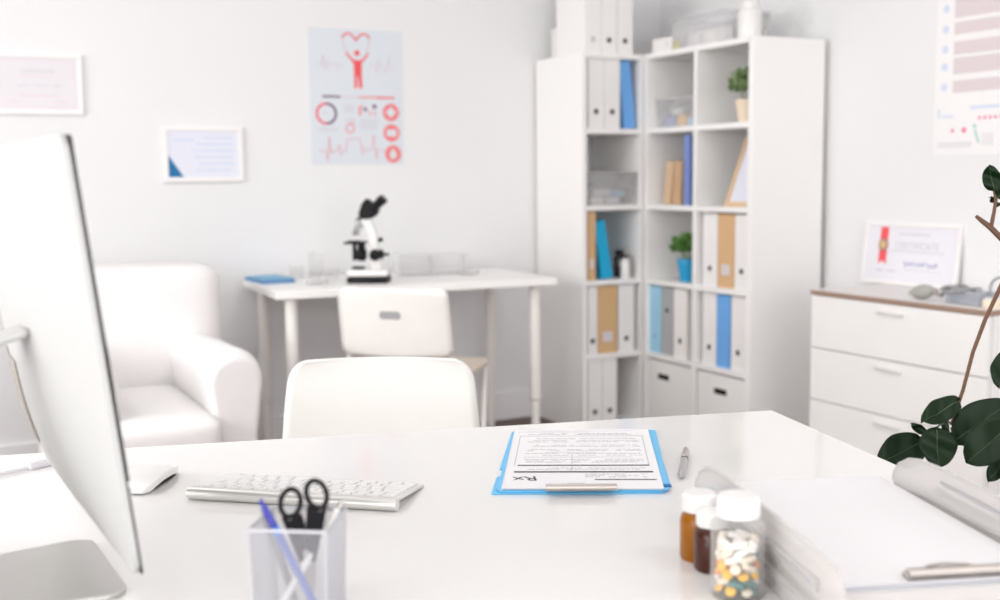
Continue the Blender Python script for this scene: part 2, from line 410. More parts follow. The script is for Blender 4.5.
# two tan books
def book(label, y, lean, w, h, bm):
    piv = Matrix.Translation((2.99, y, ST[3])) @ Matrix.Rotation(rr, 4, 'Z') @ Matrix.Rotation(lean, 4, 'Y')
    t = thing('hardback_book', label, 'book', group='tan books leaning in the wide bookcase', mx=piv)
    mb = MB(); mb.box((-w+.002, .075, h/2), (.004, .15, h)); mb.box((-.002, .075, h/2), (.004, .15, h)); mb.box((-w/2, .002, h/2), (w-.008, .004, h))
    obj('cover', mb, bm, t, bevel=.001)
    obj('pages', MB().box((-w/2, .078, h/2), (w-.010, .142, h-.008)), M['paper'], t)
book('tan book in the wide bookcase, the one further from the blue binder', 4.118, .13, .050, .188, M['book'])
book('tan book in the wide bookcase, the one nearer the blue binder', 4.040, .07, .060, .190, mat('darker_tan_cloth', (.60, .40, .24), .7))

# ---------------------------------------------------------------- storage boxes
def clearbox(label, cx, cy, z, sx, sy, h, rz, items, name='storage_box'):
    t = thing(name, label, 'storage box', (cx, cy, z), rz)
    mb = MB(); e = .003; k = .93
    def wall(a, b):
        mb.b.faces.new([mb.b.verts.new(p) for p in ((a[0]*k, a[1]*k, 0), (b[0]*k, b[1]*k, 0), (b[0], b[1], h), (a[0], a[1], h))])
    q = [(-sx/2, -sy/2), (sx/2, -sy/2), (sx/2, sy/2), (-sx/2, sy/2)]
    for i in range(4): wall(q[i], q[(i+1) % 4])
    mb.b.faces.new([mb.b.verts.new((x*k, y*k, 0.0015)) for x, y in q])
    bmesh.ops.remove_doubles(mb.b, verts=mb.b.verts[:], dist=.002)
    obj('tub', mb, M['bin'], t, solid=.003)
    r = MB()
    for i in range(4):
        a, b_ = q[i], q[(i+1) % 4]
        r.tube([(*a, h), (*b_, h)], .004, 8)
    obj('rim', r, M['bin'], t)
    return t
def packs(label, group, pos, rz, size, m, loc):
    return tag(obj('medical_packet', MB().box((0, 0, 0), size, bev=min(size)*.2), m, None, loc=loc, rot=(0, 0, rz)), label, 'packet', group)
clearbox('clear plastic box of white packets in the second compartment of the narrow bookcase', 2.778, 4.37, ST[3], .262, .19, .145, 0, 0)
for i, (x, y, z, s, mm) in enumerate([(2.72, 4.34, .02, (.07, .06, .035), 'pw'), (2.80, 4.33, .02, (.08, .05, .03), 'paper'), (2.745, 4.35, .055, (.10, .07, .03), 'blind'), (2.835, 4.35, .05, (.06, .08, .025), 'sky')]):
    packs(['cream packet at the left in the clear box of the narrow bookcase', 'white packet at the bottom front in the clear box of the narrow bookcase', 'pale grey packet lying on top in the clear box of the narrow bookcase', 'light blue packet at the right in the clear box of the narrow bookcase'][i], 'packets in the clear box of the narrow bookcase', 0, i*.1, s, M[mm], (x, y, ST[3]+z))
clearbox('clear plastic box with blue and yellow packets, top compartment of the wide bookcase', 3.06, 4.075, ST[4], .16, .27, .125, 0, 0)
for i, (x, y, z, s, mm) in enumerate([(3.03, 4.14, .028, (.06, .06, .045), 'navy'), (3.03, 4.06, .030, (.06, .05, .05), 'py'), (3.04, 4.00, .025, (.06, .05, .04), 'sky'), (3.04, 4.11, .072, (.07, .06, .03), 'blind')]):
    packs(['dark blue packet in the clear box of the wide bookcase', 'yellow packet in the clear box of the wide bookcase', 'light blue packet in the clear box of the wide bookcase', 'pale grey packet on top in the clear box of the wide bookcase'][i], 'packets in the clear box of the wide bookcase', 0, i*.15, s, M[mm], (x, y, ST[4]+z))
def cardbox(label, y, w, hy):
    t = thing('card_box', label, 'storage box', (2.943+.16, y, ST[0]), 0, 'white card boxes at the bottom of the wide bookcase')
    obj('body', MB().box((0, 0, .147), (.31, w, .294)), M['white'], t, bevel=.003)
    obj('handle_slot', MB().box((-.1555, hy, .226), (.004, .080, .024), bev=.0015), M['black'], t)
cardbox('white card box with black slot handle, bottom of the back column of the wide bookcase', 4.052, .318, .045)
cardbox('white card box with black slot handle, bottom of the front column of the wide bookcase', 3.695, .305, .0)
# things on the wide bookcase
t = thing('small_carton', 'small white carton with dark and olive marks on top of the wide bookcase', 'box', (3.00, 4.145, HT), .1)
obj('carton', MB().box((0, 0, .031), (.08, .13, .062)), M['wpl'], t, bevel=.002)
obj('printed_mark', MB().box((-.0405, -.032, .032), (.002, .016, .022)), M['mauve'], t)
tag(obj('vial', MB().lathe([(0, 0), (.012, 0), (.012, .03), (.006, .036), (.006, .044), (0, .044)], seg=16), mat('olive_vial', (.50, .47, .20), .4), loc=(2.97, 4.045, HT)), 'tiny olive vial beside the white carton on the wide bookcase', 'vial')
clearbox('large clear plastic tub on top of the wide bookcase', 3.085, 3.900, HT, .24, .36, .13, 0, 0)
for i, y in enumerate((4.00, 3.90, 3.80)):
    packs(['white packet in the large clear tub, at its far end', 'white packet in the middle of the large clear tub', 'white packet in the large clear tub, nearest the white jar'][i], 'packets in the large clear tub', 0, .1*i, (.14, .085, .07), M['pw'] if i == 1 else M['wpl'], (3.09, y, HT+.04))
t = thing('white_jar', 'white round-shouldered jar standing near the front end of the wide bookcase top', 'jar', (3.03, 3.640, HT))
obj('body', MB().lathe([(0, 0), (.045, 0), (.048, .004), (.048, .105), (.044, .118), (.036, .124), (0, .124)]), M['wpl'], t)
obj('lid', MB().lathe([(0, .1245), (.036, .1245), (.036, .148), (.033, .152), (0, .152)]), M['wpl'], t)
# white boxes behind binders on narrow bookcase
t = thing('archive_box', 'white lidded box behind the binders on top of the narrow bookcase', 'box', (2.742, 4.585, HT))
obj('body', MB().box((0, 0, .062), (.15, .085, .124)), M['wpl'], t, bevel=.003)
obj('lid', MB().box((0, 0, .132), (.154, .089, .016)), M['wpl'], t, bevel=.003)
tag(obj('ceramic_vase', MB().lathe([(0, 0), (.028, 0), (.040, .03), (.043, .06), (.036, .10), (.026, .13), (.030, .15), (.024, .15), (0, .14)]), M['wpl'], loc=(2.736, 4.585, HT+.14)), 'white ceramic vase standing on the white box above the narrow bookcase', 'vase')

# bottles in the third compartment
def medbottle(label, x, y, z, r, h, m, cap, group):
    t = thing('medicine_bottle', label, 'bottle', (x, y, z), 0, group)
    obj('body', MB().lathe([(0, 0), (r*.93, 0), (r, .004), (r, h*.70), (r*.85, h*.77), (r*.6, h*.80), (r*.6, h*.84), (0, h*.84)]), m, t)
    obj('cap', MB().lathe([(0, h*.842), (r*.72, h*.842), (r*.72, h*.99), (r*.66, h), (0, h)]), cap, t)
medbottle('dark brown bottle with black cap in the narrow bookcase, beside the white bottle', 2.868, 4.356, ST[2], .026, .125, M['amberdark'], M['black'], 'bottles in the narrow bookcase')
medbottle('small white bottle in the narrow bookcase, beside the dark brown bottle', 2.864, 4.300, ST[2], .0225, .108, M['wpl'], M['amberdark'], 'bottles in the narrow bookcase')

# small potted plants
def pottedplant(label, x, y, z, pm, fm, r, h, fr, fh, n, seed):
    rnd = random.Random(seed)
    t = thing('potted_plant', label, 'plant', (x, y, z))
    obj('pot', MB().lathe([(0, 0), (r*.68, 0), (r*.72, .004), (r, h*.82), (r*1.06, h*.83), (r*1.06, h), (r*.93, h), (r*.9, h*.9), (0, h*.9)]), pm, t)
    obj('soil', MB().lathe([(0, h*.905), (r*.88, h*.905), (r*.88, h*.93), (0, h*.94)], seg=20), M['soil'], t)
    mb = MB()
    for i in range(n):
        a = rnd.uniform(0, 2*PI); el = math.asin(rnd.uniform(-.15, 1)); rr_ = rnd.uniform(.35, 1)
        p = Vector((math.cos(a)*math.cos(el)*fr*rr_, math.sin(a)*math.cos(el)*fr*rr_, h*.95 + fh*.42 + math.sin(el)*fh*.55*rr_))
        d = (p - Vector((0, 0, h*.8))).normalized() + Vector((rnd.uniform(-.4, .4), rnd.uniform(-.4, .4), rnd.uniform(-.3, .4)))
        d.normalize(); s_ = d.cross(Vector((rnd.uniform(-1, 1), rnd.uniform(-1, 1), .3))).normalized(); L = rnd.uniform(.026, .042); W = L*.26
        u = d.cross(s_)
        v = [mb.b.verts.new(q) for q in (p-d*L*.5, p+s_*W, p+d*L*.5+u*.003, p-s_*W, p+u*.004)]
        mb.b.faces.new((v[0], v[1], v[4])); mb.b.faces.new((v[1], v[2], v[4])); mb.b.faces.new((v[2], v[3], v[4])); mb.b.faces.new((v[3], v[0], v[4]))
    obj('foliage', mb, fm, t, smooth=0, solid=.0008)
    st = MB()
    for i in range(9):
        a = i*2*PI/9; st.tube([(math.cos(a)*r*.3, math.sin(a)*r*.3, h*.92), (math.cos(a)*fr*.5, math.sin(a)*fr*.5, h+fh*.5)], .0018, 5)
    obj('stems', st, fm, t)
pottedplant('small bushy green plant in a cream pot, top compartment of the wide bookcase', 3.002, 3.616, ST[4], M['cpot'], M['foliage'], .045, .090, .078, .135, 420, 3)
pottedplant('small bright green plant in a blue pot, third compartment of the wide bookcase', 2.995, 3.992, ST[2], M['bpot'], M['foliage2'], .042, .100, .078, .125, 340, 5)
# wooden frame leaning in wide bookcase (leans back against the near end panel)
lf_ = math.radians(21)
t = thing('picture_frame', 'light wooden picture frame leaning in the second compartment of the wide bookcase', 'picture frame', mx=frame_mx((2.972, 3.632, ST[3]+.001), (0, -1, 0), (math.sin(lf_), 0, math.cos(lf_))))
fw, fh, bw = .168, .300, .020
mb = MB()
mb.box((0, bw/2, -.006), (fw, bw, .014)); mb.box((0, fh-bw/2, -.006), (fw, bw, .014)); mb.box((-fw/2+bw/2, fh/2, -.006), (bw, fh-2*bw, .014)); mb.box((fw/2-bw/2, fh/2, -.006), (bw, fh-2*bw, .014))
obj('frame', mb, M['framewood'], t)
obj('picture', MB().box((0, fh/2, -.007), (fw-2*bw, fh-2*bw, .005)), M['certblue'], t)

for o in set(bpy.data.objects)-BEFORE:
    if o.parent is None: o.location += Vector((-.013, .006, 0) if not (o.location.y > 4.25 and o.name.split('.')[0] != 'open_bookcase' and o.location.x < 2.93) else (-.002, .003, 0))
# ---------------------------------------------------------------- chest of drawers
CX0, CX1, CY0, CY1, CH = 2.92, 3.302, 2.378, 3.158, .722
t = thing('chest_of_drawers', 'white chest of drawers with a brown-edged top against the right wall', 'chest of drawers', ((CX0+CX1)/2, (CY0+CY1)/2, 0))
c = t.location
mb = MB()
mb.box(rel(((CX0+CX1)/2+.01, CY0+.009, CH/2)), (CX1-CX0-.02, .018, CH-.035)); mb.box(rel(((CX0+CX1)/2+.01, CY1-.009, CH/2)), (CX1-CX0-.02, .018, CH-.035))
mb.box(rel((CX1-.006, (CY0+CY1)/2, CH/2)), (.010, CY1-CY0-.036, CH-.036)); mb.box(rel(((CX0+CX1)/2+.01, (CY0+CY1)/2, .03)), (CX1-CX0-.03, CY1-CY0-.036, .02))
obj('carcass', mb, M['white'], t)
obj('top_board', MB().box(rel(((CX0+CX1)/2, (CY0+CY1)/2, CH-.009)), (CX1-CX0+.004, CY1-CY0+.006, .016)), M['topbrown'], t, bevel=.001)
obj('top_surface', MB().box(rel(((CX0+CX1)/2+.001, (CY0+CY1)/2, CH)), (CX1-CX0-.002, CY1-CY0+.002, .002)), M['topgrey'], t)
for z0, z1 in ((.512, .702), (.318, .508), (.124, .314)):
    d = obj('drawer', MB().box(rel((CX0+.009, (CY0+CY1)/2, (z0+z1)/2)), (.018, CY1-CY0-.006, z1-z0)), M['white'], t, bevel=.0012)
    h = MB(); zc = z1-.03
    h.box(rel((CX0-.009, 2.775, zc)), (.004, .115, .011), bev=.001)
    for yy in (2.724, 2.828): h.box(rel((CX0-.004, yy, zc)), (.010, .008, .011))
    obj('handle', h, M['handle'], d)
obj('plinth', MB().box(rel((CX0+.02, (CY0+CY1)/2, .06)), (.016, CY1-CY0-.04, .12)), M['white'], t)
# certificate leaning on chest
CT = CH+.001
lean = math.atan2(.026, .235)
def scribble(w, n, h, rnd, z=.0008, r=.0009):
    p = []
    for i in range(n): 
        u = i/(n-1); p.append((u*w - w/2, h*math.sin(i*1.9+rnd.random()*1.2)*(.45+.55*rnd.random()), z))
    return p
mxc = frame_mx((3.284, 3.052, CT+.001), (0, -1, 0), (math.sin(lean), 0, math.cos(lean)))
t = thing('framed_certificate', 'white framed certificate with a red ribbon leaning on the chest of drawers', 'certificate', mx=mxc)
def picframe(t, w, h, bw, fm, pm, depth=.014, inner='certificate_sheet'):
    mb = MB()
    mb.box((0, bw/2, -depth/2+.002), (w, bw, depth)); mb.box((0, h-bw/2, -depth/2+.002), (w, bw, depth)); mb.box((-w/2+bw/2, h/2, -depth/2+.002), (bw, h-2*bw, depth)); mb.box((w/2-bw/2, h/2, -depth/2+.002), (bw, h-2*bw, depth))
    obj('frame', mb, fm, t, bevel=.001)
    return obj(inner, MB().box((0, h/2, -.006), (w-2*bw+.001, h-2*bw+.001, .006)), pm, t)
def flat(mb, u0, v0, u1, v1, z=-.0028, th=.0006): mb.box(((u0+u1)/2, (v0+v1)/2, z), (abs(u1-u0), abs(v1-v0), th))
w_, h_ = .458, .236
sh = picframe(t, w_, h_, .014, M['frame'], M['cert'])
rb_ = MB(); rb_.prism([(-.150, .098+.12), (-.112, .098+.12), (-.112, .075), (-.131, .090), (-.150, .075)], -.0032, -.0022)
obj('red_ribbon', rb_, M['red'], sh)
obj('rosette', MB().lathe([(0, 0), (.024, 0), (.023, .003), (.016, .004), (.015, .003), (0, .003)], seg=24), mat('rosette_brown_red', (.42, .24, .20), .7), sh, mx=Matrix.Translation((-.131, .150, -.0025)))
obj('gold_seal', MB().lathe([(0, 0), (.015, 0), (.013, .003), (0, .003)], seg=24), M['gold'], sh, mx=Matrix.Translation((-.131, .150, .001)))
textobj('heading', 'CERTIFICATE', .036, M['inkp'], sh, Matrix.Translation((.03, .150, -.0028)))
p = MB(); flat(p, -.06, .192, .09, .196); flat(p, -.10, .128, .16, .131); flat(p, -.16, .050, -.125, .054); flat(p, -.105, .050, -.06, .054); flat(p, -.02, .06, .15, .0615)
obj('printed_lines', p, M['inkp'], sh)
rnd = random.Random(2)
g = MB()
for k, (x0, ww) in enumerate(((.0, .05), (.055, .045), (.11, .05))):
    g.tube([(x+x0+.0, y+.082, -.0025) for x, y, _ in scribble(ww, 9, .011, rnd)], .0014, 6)
obj('signature', g, M['sign'], sh)

# blood pressure set on chest
t = thing('blood_pressure_cuff', 'grey blood pressure cuff with coiled tubing and bulb lying on the chest of drawers', 'blood pressure cuff', (3.03, 2.57, CT))
P = lambda x, y, z: (x-3.03, y-2.66, z)
obj('rubber_bulb', MB().lathe([(0, -.055), (.008, -.053), (.010, -.045), (.021, -.028), (.025, -.005), (.020, .018), (.010, .034), (.006, .045), (0, .046)]), M['rubberg'], t, mx=Matrix.Translation(P(3.00, 2.795, .026)) @ Matrix.Rotation(math.radians(80), 4, 'X') @ Matrix.Rotation(.3, 4, 'Y'))
obj('valve', MB().tube([P(3.0, 2.752, .024), P(3.0, 2.720, .02)], .008, 12), M['steel'], t)
cf = MB()
for i in range(4):
    z = .006+i*.009; cf.box(P(3.03+.004*i, 2.62+.006*i, z), (.10, .16-.014*i, .007), rz=.1*i-.15, bev=.003)
obj('folded_cuff', cf, M['cuff'], t)
tb = MB(); pts = []
for i in range(60):
    a = i/59*2*PI*2.6; r = .045+.01*math.sin(i*.4)
    pts.append(P(3.02+math.cos(a)*r*.9, 2.665+math.sin(a)*r*1.25, .036+.008*math.sin(i*.7)+.0002*i))
tb.tube([P(3.0, 2.718, .02), P(3.0, 2.70, .03)]+pts, .0042, 8)
lp = []
for i in range(22):
    a = math.radians(-60 + i/21*290); lp.append(P(3.05, 2.535+.04*math.cos(a), .048+.042*math.sin(a)))
tb.tube(lp, .0045, 8)
obj('tubing', tb, M['rubber'], t)
t = thing('pressure_gauge', 'small cream round gauge at the end of the chest of drawers', 'gauge', (2.985, 2.418, CT))
obj('dial_housing', MB().lathe([(0, 0), (.030, 0), (.033, .006), (.033, .022), (.028, .028), (0, .028)]), M['pc'], t)
obj('dial_face', MB().lathe([(0, .0285), (.025, .0285), (.025, .030), (0, .030)]), M['wpl'], t)

# ---------------------------------------------------------------- pictures on the walls
def wallpic(name, label, cat, x0, x1, z0, z1): 
    return thing(name, label, cat, mx=frame_mx(((x0+x1)/2, YW-.0125, z0), (1, 0, 0), (0, 0, 1)))
t = wallpic('framed_certificate', 'white framed pinkish certificate on the back wall at the left edge, above the monitor', 'certificate', .268, .604, 1.400, 1.630)
sh = picframe(t, .336, .230, .016, M['frame'], M['certpink'])
textobj('heading', 'CERTIFICATE', .020, M['inkl'], sh, Matrix.Translation((.01, .160, -.0028)))
p = MB(); flat(p, -.05, .142, .06, .144); flat(p, -.06, .070, .08, .0735); flat(p, -.11, .045, -.06, .048); flat(p, .06, .045, .11, .048)
for z in (.029, .201): flat(p, -.138, z-.0008, .138, z+.0008)
for x in (-.138, .138): flat(p, x-.0008, .029, x+.0008, .201)
obj('printed_lines', p, M['pinkl'], sh)
g = MB()
for x0, ww in ((-.045, .05), (.02, .05), (.075, .03)): g.tube([(x+x0, y+.108, -.0025) for x, y, _ in scribble(ww, 8, .007, rnd)], .0012, 6)
obj('signature', g, M['inkp'], sh)
t = wallpic('framed_certificate', 'white framed certificate with a dark blue corner on the back wall', 'certificate', .899, 1.221, 1.138, 1.362)
sh = picframe(t, .322, .224, .018, M['frame'], M['certblue'])
obj('blue_corner', MB().prism([(-.143, .019), (-.083, .019), (-.143, .108)], -.0032, -.0022), M['bluefoot'], sh)
p = MB()
for k, (a, b_) in enumerate(((.0, .12), (-.03, .125), (-.05, .125), (-.04, .12), (-.02, .12), (-.03, .11))): flat(p, a, .175-.026*k, b_, .180-.026*k)
flat(p, -.12, .165, -.04, .172)
obj('printed_lines', p, mat('pale_blue_ink', (.60, .67, .85), .8), sh)

# infographic poster on the back wall
PX0, PX1, PZ0, PZ1 = 1.518, 1.940, 1.206, 1.782
pw_, ph_ = PX1-PX0, PZ1-PZ0
pt = thing('health_poster', 'pale blue health poster with a red figure and heart on the back wall', 'poster', mx=frame_mx((PX0, YW-.002, PZ1), (1, 0, 0), (0, 0, 1)))
obj('sheet', MB().box((pw_/2, -ph_/2, 0), (pw_, ph_, .002)), M['posterL'], pt)
def PU(u, v): return ((u-30)/375*pw_, -(v-35)/548*ph_)
def pline(mb, pts, w=2.5, z=.0018):
    mb.tube([(*PU(*q), z) for q in pts], w/375*pw_/2, 6)
def pdisc(mb, u, v, r, z0=.0011, z1=.0019):
    x, y = PU(u, v); rr2 = r/375*pw_
    mb.prism([(x+rr2*math.cos(a*PI/12), y+rr2*math.sin(a*PI/12)) for a in range(24)], z0, z1)
def ppoly(mb, pts, z0=.0011, z1=.0019): mb.prism([PU(*q) for q in pts], z0, z1)
hm = MB()
hp = [(218, 80), (210, 66), (198, 55), (184, 51), (170, 57), (163, 70), (162, 84), (166, 98)]
pline(hm, hp[:6], 6); pline(hm, [(436-u, v) for u, v in hp[:6]], 6)
obj('heart_outline', hm, M['red'], pt)
for sidepts in (hp[5:]+[(172, 112), (180, 124)], [(436-u, v) for u, v in hp[5:]+[(172, 112), (180, 124)]]):
    hm = MB(); pline(hm, sidepts, 3.2); obj('heart_side', hm, M['pinkl'], pt)
fm = MB(); pdisc(fm, 221, 130, 11)
ppoly(fm, [(178, 125), (196, 146), (208, 158), (236, 158), (250, 146), (266, 125), (270, 129), (252, 156), (240, 168), (238, 210), (240, 272), (227, 272), (224, 222), (220, 222), (218, 272), (208, 272), (208, 210), (206, 170), (192, 154), (174, 130)])
obj('person_figure', fm, M['red'], pt)
em = MB()
pline(em, [(62, 182), (78, 180), (86, 140), (94, 205), (104, 165), (110, 182), (128, 182), (136, 168), (146, 200), (154, 178), (166, 182)], 2.4)
obj('heartbeat_line', em, M['pinkl'], pt); em = MB()
pline(em, [(272, 182), (288, 180), (300, 205), (308, 150), (316, 182), (334, 182), (342, 208), (350, 140), (358, 190), (372, 182)], 2.4)
obj('heartbeat_line', em, M['pinkl'], pt)
em = MB()
pline(em, [(60, 528), (86, 526), (94, 570), (101, 470), (108, 540), (116, 528), (132, 528), (140, 500), (148, 548), (156, 526), (168, 528), (172, 484), (190, 478), (225, 478), (230, 500), (236, 545), (246, 512), (254, 528), (270, 530), (282, 462), (292, 560), (300, 520), (322, 528)], 3)
obj('heartbeat_line', em, M['pink'], pt)
for (a, b_, mm) in ((78, 150, 'dark'), (150, 222, 'mauve'), (222, 298, 'pink'), (298, 372, 'red')):
    q = MB(); ppoly(q, [(a, 304), (b_, 304), (b_, 312), (a, 312)]); obj('scale_bar', q, M[mm], pt)
for a0, a1, mm in ((PI*.5, PI*1.5, 'red'), (-PI*.5, PI*.5, 'dark')):
    q = MB(); x, y = PU(93, 377); s_ = pw_/375; q.ring((x, y), 42*s_, 33*s_, .0011, .0019, a0=a0, a1=a1, seg=20); obj('ring_chart', q, M[mm], pt)
q = MB(); x, y = PU(187, 436); q.ring((x, y), 19*s_, 13*s_, .0011, .0019); pline(q, [(192, 416), (204, 404)], 3); obj('stethoscope_icon', q, M['pink'], pt)
q = MB(); ppoly(q, [(222, 345), (234, 345), (234, 382), (222, 382)]); ppoly(q, [(236, 336), (240, 336), (240, 356), (236, 356)]); ppoly(q, [(266, 362), (272, 362), (272, 384), (266, 384)]); ppoly(q, [(286, 362), (292, 362), (292, 384), (286, 384)]); obj('syringe_icon', q, M['pink'], pt)
q = MB(); pdisc(q, 250, 357, 7); pdisc(q, 288, 345, 8); obj('dot_icon', q, M['dark'], pt)
for k, (u, v) in enumerate(((356, 368), (357, 453), (362, 540))):
    q = MB(); pdisc(q, u, v, 34); ic = obj('round_icon', q, M['iconred'], pt)
    q = MB()
    if k == 0: ppoly(q, [(u-8, v-20), (u+8, v-20), (u+8, v-8), (u+20, v-8), (u+20, v+8), (u+8, v+8), (u+8, v+20), (u-8, v+20), (u-8, v+8), (u-20, v+8), (u-20, v-8), (u-8, v-8)], .0018, .0025)
    elif k == 1: ppoly(q, [(u-20, v-14), (u+20, v-14), (u+20, v+14), (u-20, v+14)], .0018, .0025)
    else: ppoly(q, [(u, v-24), (u+12, v-6), (u+15, v+8), (u+8, v+20), (u-8, v+20), (u-15, v+8), (u-12, v-6)], .0018, .0025)
    obj('icon_symbol', q, M['posterL'], ic)
for u0, u1, v0, n in ((56, 138, 434, 2), (160, 205, 342, 3), (228, 298, 400, 4), (168, 205, 398, 2), (80, 106, 372, 1)):
    q = MB()
    for i in range(n): ppoly(q, [(u0, v0+i*11), (u1, v0+i*11), (u1, v0+i*11+4), (u0, v0+i*11+4)])
    obj('text_lines', q, M['inkl'], pt)

# poster on the right wall
qt = thing('health_poster', 'tall pale health chart with text panels and small icons on the right wall', 'poster', mx=frame_mx((XW-.002, 2.972, 1.207), (0, -1, 0), (0, 0, 1)))
QW, QH = .42, .60
obj('sheet', MB().box((QW/2, QH/2, 0), (QW, QH, .002)), mat('pale_chart_paper', (.88, .865, .87), .7), qt)
q = MB()
for v0, v1 in ((.221, .264), (.286, .343), (.354, .400), (.425, .468), (.482, .575)):
    q.box((.075+.16, (v0+v1)/2, .0015), (.31, v1-v0, .001))
tp = obj('text_panel', q, M['mauve'], qt)
q = MB()
for v0, v1 in ((.221, .264), (.286, .343), (.354, .400), (.425, .468), (.482, .575)):
    n = int((v1-v0)/.009)
    for i in range(n): q.box((.075+.16, v0+.006+i*.009, .0022), (.30, .0022, .0008))
obj('text_lines', q, M['pinkl'], tp)
pbs = mat('pale_blue_symbol', (.64, .71, .84), .7)
for v in (.243, .315, .377, .447, .52): obj('blue_symbol', MB().tube([(.042, v, .001), (.042, v, .002)], .014, 16), pbs, qt)
for bx_ in (((.022, .150, .0015), (.010, .03, .001)), ((.060, .138, .0015), (.05, .008, .001)), ((.22, .165, .0015), (.12, .010, .001))): obj('blue_bar', MB().box(*bx_), pbs, qt)
q = MB()
for u, r in ((.085, .007), (.135, .010)): q.tube([(u, .088, .001), (u, .088, .002)], r, 14)
for i in range(9): q.box((.20+i*.022, .128, .0015), (.012, .010, .001))
obj('pink_symbol', q, mat('rose_print', (.80, .22, .34), .7), qt)
q = MB()
q.box((.19, .065, .0015), (.006, .05, .001), rot=Matrix.Rotation(.35, 3, 'Z')); q.tube([(.18, .100, .001), (.18, .100, .002)], .006, 12)
obj('teal_symbol', q, M['teal'], qt)
q = MB()
for i in range(3): q.box((.095, .030+i*.007, .0015), (.15, .0025, .001))
for i in range(5): q.box((.235, .035+i*.009, .0015), (.05, .0025, .001))
obj('caption_lines', q, M['inkl'], qt)

# ---------------------------------------------------------------- side table with microscope
TZ = .73; TCX, TCY, TRZ, TWd, TDp = 1.769, 4.347, math.radians(-2.72), 1.169, .602
t = thing('side_table', 'white rectangular table with round legs against the back wall', 'table', (TCX, TCY, 0), TRZ)
obj('tabletop', MB().box((0, 0, TZ-.015), (TWd, TDp, .030)), M['tabletop'], t, bevel=.003)
for x in (-TWd/2+.07, TWd/2-.07):
    for y in (-TDp/2+.07, TDp/2-.07):
        l = obj('leg', MB().tube([(x, y, TZ-.031), (x, y, .22), (x, y, .215), (x, y, .018)], [.024, .024, .019, .017], 20), M['cream'], t)
        obj('foot', MB().tube([(x, y, .018), (x, y, 0)], .018, 16), M['wpl'], l)
# blue folder
t = thing('blue_folder', 'thin blue folder lying on the left end of the side table', 'folder', (1.272, 4.520, TZ), math.radians(4))
obj('lower_cover', MB().box((0, 0, .002), (.138, .225, .004)), M['bluefolder'], t, bevel=.0007)
obj('sheets', MB().box((0, 0, .009), (.132, .215, .008)), M['navy'], t)
obj('upper_cover', MB().box((0, 0, .0155), (.138, .225, .004)), M['bluefolder'], t, bevel=.0007)
# microscope : local X runs across the view
mt = thing('microscope', 'white and black laboratory microscope on the side table', 'microscope', mx=Matrix.Translation((1.608, 4.265, TZ)) @ Matrix.Rotation(-YAW-.03, 4, 'Z') @ Matrix.Diagonal((.97, 1, 1.012, 1)))
obj('base', MB().box((0, 0, .0125), (.168, .125, .025), bev=.006), M['black'], mt)
obj('base_cover', MB().box((0, 0, .0395), (.168, .12, .028), bev=.009, seg=3), M['wpl'], mt)
obj('lamp_well', MB().lathe([(0, .054), (.026, .054), (.028, .058), (.026, .062), (.02, .062), (0, .060)]), M['black'], mt, loc=(-.045, 0, 0))
def slabpath(pts, ws, dep):
    mb = MB(); L = []; Rr = []
    n = len(pts)
    for i in range(n):
        a = Vector(pts[max(0, i-1)]); b_ = Vector(pts[min(n-1, i+1)]); d = (b_-a).normalized(); nn = Vector((-d.y, d.x))
        L.append(Vector(pts[i])+nn*ws[i]/2); Rr.append(Vector(pts[i])-nn*ws[i]/2)
    mb.prism([tuple(p) for p in L]+[tuple(p) for p in Rr[::-1]], -dep/2, dep/2, Matrix.Rotation(PI/2, 4, 'X'))
    return mb
obj('arm', slabpath([(.035, .05), (.026, .09), (.022, .13), (.020, .17), (.012, .205), (-.002, .235), (-.020, .256)], [.05, .044, .042, .042, .043, .042, .040], .042), M['wpl'], mt, bevel=.007)
hb0 = MB(); hb0.prism([(-.038, .268), (-.022, .250), (.012, .252), (.034, .262), (.050, .285), (.030, .312), (.016, .320), (-.002, .334), (-.022, .312)], -.031, .031, Matrix.Rotation(PI/2, 4, 'X'))
hd = obj('head', hb0, M['black'], mt, bevel=.008)
for s in (-1, 1):
    e = obj('eyepiece', MB().tube([(.022, s*.028, .292), (.050, s*.030, .316), (.054, s*.030, .320), (.068, s*.030, .333)], [.017, .016, .019, .017], 16), M['black'], hd)
obj('head_mount', MB().tube([(-.036, 0, .258), (-.028, 0, .244)], .020, 20), M['black'], hd)
no = obj('nosepiece', MB().tube([(-.028, 0, .243), (-.040, 0, .228)], [.024, .021], 20), M['alu'], mt)
for a in (0, 1, 2):
    dx = (-.012, -.004, .010)[a]; dy = (0, .014, -.012)[a]
    obj('objective', MB().tube([(-.042+dx*.4, dy*.5, .228), (-.050+dx, dy, .196), (-.051+dx*1.1, dy, .186)], [.0075, .0065, .004], 12), M['alu'], no)
stg = obj('stage', MB().box((-.052, 0, .158), (.088, .11, .008), bev=.002), M['black'], mt)
obj('stage_clip', MB().box((-.06, .0, .164), (.045, .05, .004)), M['black'], stg)
obj('stage_post', MB().tube([(-.064, .03, .155), (-.064, .03, .085)], [.009, .009], 12), M['black'], stg)
obj('condenser', MB().lathe([(0, .085), (.014, .085), (.022, .098), (.022, .125), (.016, .132), (.016, .152), (0, .152)]), M['black'], mt, loc=(-.030, 0, 0))
for s in (-1, 1):
    k = obj('focus_knob', MB().tube([(.030, s*.022, .110), (.030, s*.040, .110), (.030, s*.041, .110), (.030, s*.056, .110)], [.023, .023, .015, .015], 20), M['black'], mt)
obj('rear_knob', MB().tube([(.045, 0, .110), (.060, 0, .110), (.061, 0, .110), (.085, 0, .110)], [.018, .018, .006, .005], 16), M['black'], mt)
obj('rear_screw', MB().tube([(.040, 0, .166), (.058, 0, .170)], [.008, .009], 14), M['black'], mt)
